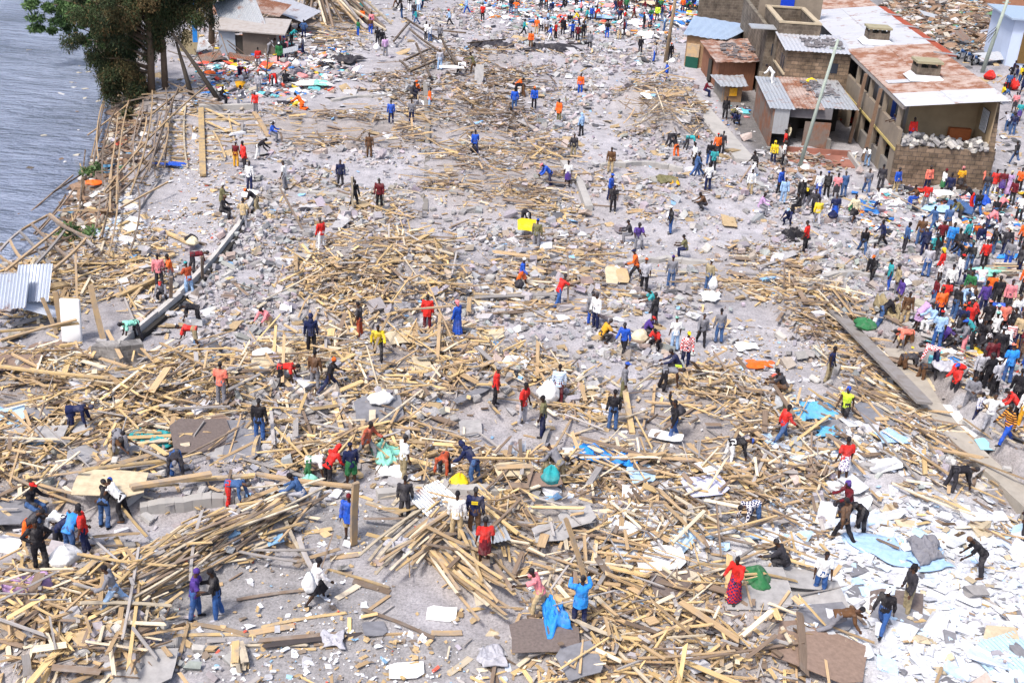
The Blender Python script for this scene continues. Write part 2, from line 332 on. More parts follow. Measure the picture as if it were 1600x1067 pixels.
gme = bpy.data.meshes.new('ground'); ny, nx = XX.shape
gme.vertices.add(ny*nx); gme.vertices.foreach_set('co', np.stack([XX, YY, ZZ], -1).reshape(-1))
ii = (np.arange(ny-1)[:, None]*nx+np.arange(nx-1)[None]).reshape(-1); fq = np.stack([ii, ii+1, ii+nx+1, ii+nx], -1)
gme.loops.add(fq.size); gme.polygons.add(len(fq)); gme.loops.foreach_set('vertex_index', fq.reshape(-1).astype(np.int32)); gme.polygons.foreach_set('loop_start', np.arange(len(fq), dtype=np.int32)*4)
gme.polygons.foreach_set('use_smooth', np.ones(len(fq), bool)); gme.update(calc_edges=True)
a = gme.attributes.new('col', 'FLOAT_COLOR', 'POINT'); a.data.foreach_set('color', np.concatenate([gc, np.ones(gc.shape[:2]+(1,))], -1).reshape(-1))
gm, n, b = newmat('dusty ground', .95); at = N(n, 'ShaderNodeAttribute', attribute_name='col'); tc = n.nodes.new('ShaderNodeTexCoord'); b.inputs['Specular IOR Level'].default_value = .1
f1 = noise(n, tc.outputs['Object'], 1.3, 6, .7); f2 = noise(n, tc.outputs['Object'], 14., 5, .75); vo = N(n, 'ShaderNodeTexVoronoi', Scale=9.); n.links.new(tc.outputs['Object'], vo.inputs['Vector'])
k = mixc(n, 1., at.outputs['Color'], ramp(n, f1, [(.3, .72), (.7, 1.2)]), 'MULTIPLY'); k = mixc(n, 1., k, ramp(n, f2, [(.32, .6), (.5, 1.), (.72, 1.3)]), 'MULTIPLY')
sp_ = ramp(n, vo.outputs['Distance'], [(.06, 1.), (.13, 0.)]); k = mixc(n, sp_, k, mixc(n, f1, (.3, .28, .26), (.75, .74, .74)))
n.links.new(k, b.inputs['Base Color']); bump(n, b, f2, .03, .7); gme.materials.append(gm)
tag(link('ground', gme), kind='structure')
mw, n, b = newmat('river water', .2); b.inputs['Specular IOR Level'].default_value = .5; tc = n.nodes.new('ShaderNodeTexCoord'); mp = N(n, 'ShaderNodeMapping'); mp.inputs['Scale'].default_value = (.2, .6, 1); mp.inputs['Rotation'].default_value = (0, 0, .35); n.links.new(tc.outputs['Object'], mp.inputs[0])
w1 = noise(n, mp.outputs[0], 1.1, 6, .62); w2 = ramp(n, noise(n, tc.outputs['Object'], .07, 4), [(.35, 0.), (.65, 1.)])
n.links.new(mixc(n, w2, (.15, .185, .28), (.34, .40, .56)), b.inputs['Base Color']); bump(n, b, w1, 3.6, 1.)
wm = MB(); P4 = [(x, y) for x, y in RPOLY]
me = bpy.data.meshes.new('river'); off = 1.5
me.from_pydata([(x+(1.5 if i < len(SHORE) else 0), y, -1.55) for i, (x, y) in enumerate(P4)], [], [tuple(range(len(P4)))]); me.materials.append(mw)
tag(link('river', me), kind='structure')
# ------------------------------------------------------------------ people: poses, bodies, clothes
R_ = math.radians
# torso pitch, legs L/R (forward, outward, knee), arms L/R (upper forward, upper outward, forearm forward, forearm outward), head pitch
POSES = {
 'stand': (3, (2, 4, 4), (-2, 4, 5), (4, 11, 16, 4), (2, 11, 12, 4), 8),
 'hips': (1, (3, 6, 4), (-3, 5, 4), (-14, 40, 22, -46), (-14, 40, 22, -46), 6),
 'walk': (6, (24, 3, 8), (-20, 3, 20), (-20, 10, -4), (24, 10, 48), 8),
 'stride': (14, (34, 8, 18), (-26, 8, 16), (28, 18, 70), (-18, 16, 4), 14),
 'bend': (84, (-8, 7, 8), (10, 8, 20), (12, 6, 18), (2, 9, 12), 80),
 'stoop': (46, (8, 6, 24), (-6, 7, 10), (26, 10, 52), (14, 8, 40), 52),
 'squat': (30, (98, 14, 132), (88, 14, 128), (48, 12, 76), (40, 12, 66), 34),
 'sit': (14, (78, 9, 88), (74, 9, 76), (40, 12, 84), (34, 14, 78), 14),
 'kneel': (38, (12, 6, 100), (4, 7, 94), (52, 10, 60), (40, 10, 50), 44),
 'phone': (-2, (4, 6, 4), (-3, 5, 4), (58, 22, 150, -14), (58, 22, 150, -14), -4),
 'carry': (5, (16, 4, 8), (-12, 4, 14), (4, 12, 20), (150, 16, 172, -12), 4),
 'cross': (1, (3, 5, 4), (-3, 5, 4), (10, 14, 72, -46), (14, 14, 82, -46), 8),
 'crawl': (72, (48, 9, 104), (-26, 9, 34), (44, 10, 58), (16, 10, 34), 60),
 'hold': (6, (8, 5, 8), (-5, 5, 8), (22, 12, 76, -6), (26, 12, 84, -6), 14),
 'reach': (24, (22, 8, 20), (-16, 7, 10), (66, 12, 78), (54, 14, 70), 22),
}
def V3(a, o=0., side=1):                       # direction: a degrees forward from straight down, o outward
    return Vector((side*math.sin(R_(o)), math.sin(R_(a))*math.cos(R_(o)), -math.cos(R_(a))*math.cos(R_(o))))
def skeleton(name):
    t, lL, lR, aL, aR, hp = POSES[name]; J = {}
    p = Vector((0, 0, 0)); up = Vector((0, math.sin(R_(t)), math.cos(R_(t)))); J['up'] = up
    J['pel'] = p; J['neck'] = p+up*.50; J['sh'] = p+up*.44
    hv = Vector((0, math.sin(R_(hp)), math.cos(R_(hp)))); J['hv'] = hv; J['hf'] = Vector((0, math.cos(R_(hp)), -math.sin(R_(hp))))
    nk = (up+hv).normalized(); J['head'] = J['neck']+nk*.075+hv*.125+J['hf']*.02
    for s, l, a, c in ((-1, lL, aL, 'L'), (1, lR, aR, 'R')):
        h = p+Vector((s*.09, 0, 0))-up*.03; kn = h+V3(l[0], l[1], s)*.42; an = kn+V3(l[0]-l[2], 1.5, s)*.41
        J['hip'+c] = h; J['kn'+c] = kn; J['an'+c] = an
        fp = l[0]-l[2]; fp = max(-60, min(25, fp*.55)); J['ft'+c] = Vector((s*.12, math.cos(R_(fp)), math.sin(R_(fp)))).normalized()
        if name == 'kneel': J['ft'+c] = Vector((0, -.9, -.35)).normalized()
        S0 = J['sh']+Vector((s*.185, 0, 0)); el = S0+V3(a[0], a[1], s)*.29; wr = el+V3(a[2], a[3] if len(a) > 3 else 3, s)*.25
        J['S'+c] = S0; J['el'+c] = el; J['wr'+c] = wr; J['hd'+c] = (wr-el).normalized()
    zs = min(J['anL'].z, J['anR'].z, J['knL'].z+.01, J['knR'].z+.01)-.085; mid = (J['anL']+J['anR'])/2
    if name in ('bend', 'stoop', 'crawl'): mid = mid+Vector((0, .12, 0))
    for k, v in J.items():
        if k not in ('up', 'hv', 'hf', 'ftL', 'ftR', 'hdL', 'hdR'): J[k] = v-Vector((mid.x*0, mid.y, zs))
    return J
def vox(mb, size, name, smooth=3, dec=None):
    me = mb.mesh(name); o = link('tmp', me); r = o.modifiers.new('r', 'REMESH'); r.mode = 'VOXEL'; r.voxel_size = size
    if smooth: s = o.modifiers.new('s', 'SMOOTH'); s.iterations = smooth; s.factor = .5
    if dec: d = o.modifiers.new('d', 'DECIMATE'); d.ratio = dec
    dg = bpy.context.evaluated_depsgraph_get(); out = bpy.data.meshes.new_from_object(o.evaluated_get(dg)); out.name = name
    bpy.data.objects.remove(o); bpy.data.meshes.remove(me)
    out.materials.clear(); out.materials.append(None); out.polygons.foreach_set('use_smooth', [True]*len(out.polygons)); return out
def torso(mb, J, e=0., top=.47, low=-.07, hem=0.):
    up = J['up']; p = J['pel']; q = [(low, .150+e+hem, .105+e+hem), (0, .158+e+hem*.6, .112+e+hem*.6), (.14, .138+e, .098+e), (.30, .165+e, .112+e), (.41, .178+e, .100+e), (.455, .150+e, .078+e), (top, .085+e*.5, .066+e*.5)]
    mb.tube([p+up*a for a, _, _ in q], [(b, c) for _, b, c in q], 16, (1, 0, 0))
def arm(mb, J, c, e=0., end=1., cuff=0.):
    S0, el, wr = J['S'+c], J['el'+c], J['wr'+c]; mb.ell(S0, (.062+e, .062+e, .062+e), None, 10, 6)
    if end <= .5: m = S0.lerp(el, end*2); mb.tube([S0, m], [.056+e, .052+e+cuff], 10); return
    mb.tube([S0, S0.lerp(el, .5), el, el.lerp(wr, .35), wr], [.052+e, .050+e, .041+e, .040+e, .028+e+cuff], 10); mb.ell(el, (.041+e,)*3, None, 8, 6)
def leg(mb, J, c, e=0., end=1., cuff=0.):
    h, k, a = J['hip'+c], J['kn'+c], J['an'+c]; mb.ell(h, (.088+e,)*3, None, 10, 6)
    if end <= .5: mb.tube([h, h.lerp(k, .5), k], [.086+e, .078+e+cuff, .068+e+cuff*1.6], 10); return
    mb.tube([h, h.lerp(k, .5), k, k.lerp(a, .3), a], [.084+e, .072+e, .055+e, .056+e, .037+e+cuff], 10); mb.ell(k, (.056+e,)*3, None, 8, 6)
def basis(y, z): y = y.normalized(); x = y.cross(z).normalized(); z = x.cross(y); return Matrix((x, y, z)).transposed()
def make_body(J):
    mb = MB(); torso(mb, J); mb.tube([J['neck']-J['up']*.04, J['head']-J['hv']*.06], [.056, .052], 10)
    H = J['head']; hv, hf = J['hv'], J['hf']; M = basis(hf, hv); mb.ell(H, (.072, .092, .108), M, 14, 10); mb.ell(H-hv*.055+hf*.022, (.054, .062, .062), M, 10, 8)
    mb.tube([H+hf*.085+hv*.02, H+hf*.108-hv*.018], [.010, .017], 6)                     # nose
    mb.ell(H+hf*.078-hv*.055, (.026, .016, .012), M, 8, 6)                                # lips
    for s in (-1, 1): mb.ell(H+M@Vector((s*.073, -.004, -.002)), (.013, .02, .03), M, 8, 6)
    for s, c in ((-1, 'L'), (1, 'R')):
        arm(mb, J, c); leg(mb, J, c); w, d = J['wr'+c], J['hd'+c]; sx = d.cross(Vector((1, 0, 0))); sx = sx.normalized() if sx.length > .1 else Vector((0, 1, 0)); nn = d.cross(sx).normalized()
        Mh = Matrix((sx, nn, d)).transposed(); mb.ell(w+d*.055, (.040, .020, .056), Mh, 10, 8)
        for i, (o, L) in enumerate(((-.031, .060), (-.010, .074), (.011, .070), (.031, .054))):
            b0 = w+d*.085+sx*o; mb.tube([b0, b0+d*L*.55+sx*o*.18, b0+d*L+sx*o*.2-nn*s*.022], [.0105, .0098, .0085], 6)
        b0 = w+d*.035-sx*.030; mb.tube([b0, b0+d*.03-sx*.026, b0+d*.062-sx*.030], [.012, .011, .0095], 6)
        a = J['an'+c]; mb.tube([a, a-V3(0)*0+Vector((0, 0, -.03))], [.038, .036], 8); mb.tube([a-J['ft'+c]*.04-Vector((0, 0, .045)), a+J['ft'+c]*.14-Vector((0, 0, .055))], [(.04, .034), (.036, .024)], 8)
    return vox(mb, .0105, 'body', 2, .45)
def make_garment(pose, g):
    J = skeleton(pose); mb = MB(); H, hv, hf = J['head'], J['hv'], J['hf']; M = basis(hf, hv); vs = .015
    if g == 'body': return make_body(J)
    if g in ('short', 'long', 'vest', 'coat'):
        torso(mb, J, .016 if g != 'coat' else .024, .475, -.12 if g != 'coat' else -.16, .012 if g != 'coat' else .03)
        if g == 'coat':
            m = (J['knL']+J['knR'])/2; h = J['pel']; mb.tube([h+J['up']*.05, h, h.lerp(m, .55)], [(.17, .125), (.185, .14), (.20, .17)], 16, (1, 0, 0))
        for c in 'LR':
            if g == 'short': arm(mb, J, c, .016, .42, .008)
            elif g == 'vest': mb.ell(J['S'+c], (.066,)*3, None, 10, 6)
            else: arm(mb, J, c, .015 if g == 'long' else .02, 1, .004)
        mb.tube([J['neck']-J['up']*.07, J['neck']+J['up']*.005], [(.10, .085), (.064, .062)], 12, (1, 0, 0))
    elif g in ('trousers', 'shorts', 'tights'):
        e = {'trousers': .017, 'shorts': .022, 'tights': .008}[g]; up = J['up']; p = J['pel']; mb.tube([p-up*.08, p, p+up*.11], [(.14+e, .10+e), (.156+e, .112+e), (.140+e, .10+e)], 14, (1, 0, 0))
        for c in 'LR': leg(mb, J, c, e, 1 if g != 'shorts' else .5, .012 if g == 'trousers' else .006 if g == 'shorts' else 0)
    elif g in ('skirt', 'gown'):
        up = J['up']; p = J['pel']; kn = (J['knL']+J['knR'])/2; an = (J['anL']+J['anR'])/2; w = abs(J['anL'].y-J['anR'].y)/2
        pts = [p+up*.13, p, p.lerp(kn, .5), kn]; rad = [(.150, .115), (.175, .14), (.19, .155+w*.3), (.205, .17+w*.55)]
        if g == 'gown': pts += [kn.lerp(an, .55), an+Vector((0, 0, .02))]; rad += [(.225, .19+w*.8), (.235, .20+w)]
        mb.tube(pts, rad, 18, (1, 0, 0))
        for c in 'LR':
            if (J['kn'+c]-kn).length > .22: mb.tube([J['hip'+c], J['kn'+c]], [.11, .11], 10)
    elif g in ('shoeL', 'shoeR'):
        vs = .012
        for c in g[4]:
            a, f = J['an'+c], J['ft'+c]; d = Vector((0, 0, -1)); mb.tube([a+Vector((0, 0, .02)), a+d*.045], [.047, .05], 10)
            mb.tube([a-f*.06+d*.048, a+f*.05+d*.05, a+f*.15+d*.058, a+f*.185+d*.062], [(.045, .036), (.046, .038), (.047, .03), (.032, .02)], 10)
    elif g == 'hair': mb.ell(H+hv*.016-hf*.012, (.078, .096, .104), M, 14, 10); vs = .012
    elif g in ('cap', 'beanie', 'scarf', 'hood', 'turban'):
        vs = .012
        if g == 'cap': mb.ell(H+hv*.03-hf*.004, (.083, .102, .088), M, 14, 10); mb.tube([H+hf*.07+hv*.04, H+hf*.165+hv*.028], [(.07, .012), (.05, .01)], 10, (1, 0, 0))
        elif g == 'beanie': mb.ell(H+hv*.026-hf*.012, (.083, .100, .104), M, 14, 10)
        elif g == 'turban': mb.ell(H+hv*.05-hf*.02, (.094, .115, .098), M, 14, 10)
        elif g == 'scarf': mb.ell(H+hv*.012-hf*.02, (.085, .104, .112), M, 14, 10); mb.ell(H-hv*.09-hf*.06, (.062, .05, .09), M, 10, 8)
        else: mb.ell(H+hv*.012-hf*.026, (.094, .108, .122), M, 14, 10); mb.tube([H-hv*.10-hf*.05, J['neck']-J['up']*.03-hf*.03], [.085, .11], 12)
    me = vox(mb, vs, g, 2, .6)
    if g in ('short', 'long', 'vest', 'coat', 'trousers', 'shorts', 'skirt', 'gown', 'scarf', 'hood'):      # folds in the cloth
        nv = len(me.vertices); v = np.empty(nv*3); nn = np.empty(nv*3); me.vertices.foreach_get('co', v); me.vertices.foreach_get('normal', nn); v = v.reshape(-1, 3); nn = nn.reshape(-1, 3); o = len(g)*7+len(pose)*3
        an = np.arctan2(v[:, 1]-v[:, 1].mean(), v[:, 0]); fold = (vnoise(an*3.5+o, v[:, 2]*7+o)-.5)*.030+(vnoise(v[:, 0]*22+o+v[:, 1]*9, v[:, 2]*17)-.5)*.018
        if g in ('skirt', 'gown'): fold += np.sin(an*9+v[:, 2]*2)*.012*np.clip(1.1-v[:, 2], 0, 1)
        me.vertices.foreach_set('co', (v+nn*(fold+.004)[:, None]).reshape(-1)); me.update()
    return me
_G = {}
def garment(pose, g):
    if (pose, g) not in _G: _G[(pose, g)] = make_garment(pose, g)
    return _G[(pose, g)]
TOPS = {'tee': 'short', 'shirt': 'long', 'jacket': 'long', 'hoodie': 'long', 'sweater': 'long', 'coat': 'coat', 'vest': 'vest', 'top': 'short', 'dress': 'short', 'robe': 'long', 'blouse': 'long', 'blanket': 'coat'}
BOTS = {'jeans': 'trousers', 'trousers': 'trousers', 'shorts': 'shorts', 'skirt': 'skirt', 'gown': 'gown', 'leggings': 'tights', 'blanket': 'gown'}
HEADS = {'cap': 'cap', 'beanie': 'beanie', 'scarf': 'scarf', 'hood': 'hood', 'hat': 'cap', 'turban': 'turban', 'helmet': 'cap'}
YAW = {'B': 0, 'L': 90, 'F': 180, 'R': -90, 'BL': 45, 'FL': 135, 'FR': -135, 'BR': -45}
LANDMARKS = []
SKIN = [m_plain('skin %d' % i, c, .55, .15, 5, 0, .002) for i, c in enumerate([(.055, .026, .016), (.085, .042, .026), (.035, .018, .012)])]
def split(t):
    w = t.split(); return ' '.join(w[:-1]), w[-1]
def person(spec):
    pos, pose, yaw, top, bot, head, where = [q.strip() for q in spec.split('|')]
    q = [float(v) for v in pos.split(',')]; loc = G(q[0], q[1]) if len(q) == 2 else Vector(P(*q[:3]))
    if pose in ('sit',) and len(q) == 2: loc.z += .02
    rz = R_(YAW[yaw]+random.uniform(-18, 18)); k = random.uniform(.85, .95)
    if 'boy' in where or 'child' in where: k *= .8
    o = link('person', garment(pose, 'body'), None, loc, (0, 0, rz), (k, k, k)); setmat(o, random.choice(SKIN))
    tc, tg = split(top); bc, bg_ = split(bot) if bot else (tc, 'gown')
    cl = f"person in {top}" + (f" and {bot}" if bot else "") + (f", {head}" if head else "")
    tag(o, cl+' '+where, 'person', 'people on the demolition site')
    def kid(nm, g, m): c = link(nm, garment(pose, g), o); setmat(c, m); return c
    kid(tg, TOPS[tg], m_cloth(tc))
    if not (tg in ('dress', 'robe') and not bot): kid(bg_, BOTS[bg_], m_cloth('jean blue' if bg_ == 'jeans' and bc == 'blue' else bc))
    else: kid('skirt', 'gown', m_cloth(tc))
    sm_ = m_cloth(random.choice(['black', 'dark', 'brown', 'black', 'light grey'])); kid('shoe', 'shoeL', sm_); kid('shoe', 'shoeR', sm_)
    if head:
        if head == 'hood': kid('hood', 'hood', m_cloth(tc))
        else:
            hc, hg = split(head); kid(hg, HEADS[hg], m_cloth(hc))
            if hg in ('cap', 'hat', 'helmet'): kid('hair', 'hair', m_cloth('black'))
    else: kid('hair', 'hair', m_cloth('black'))
    LANDMARKS.append((loc.x, loc.y, f"the person in {top}" + (f" and {bot}" if bot else ""), q[1]))
    o['_c'] = 1; del o['_c']
    return o
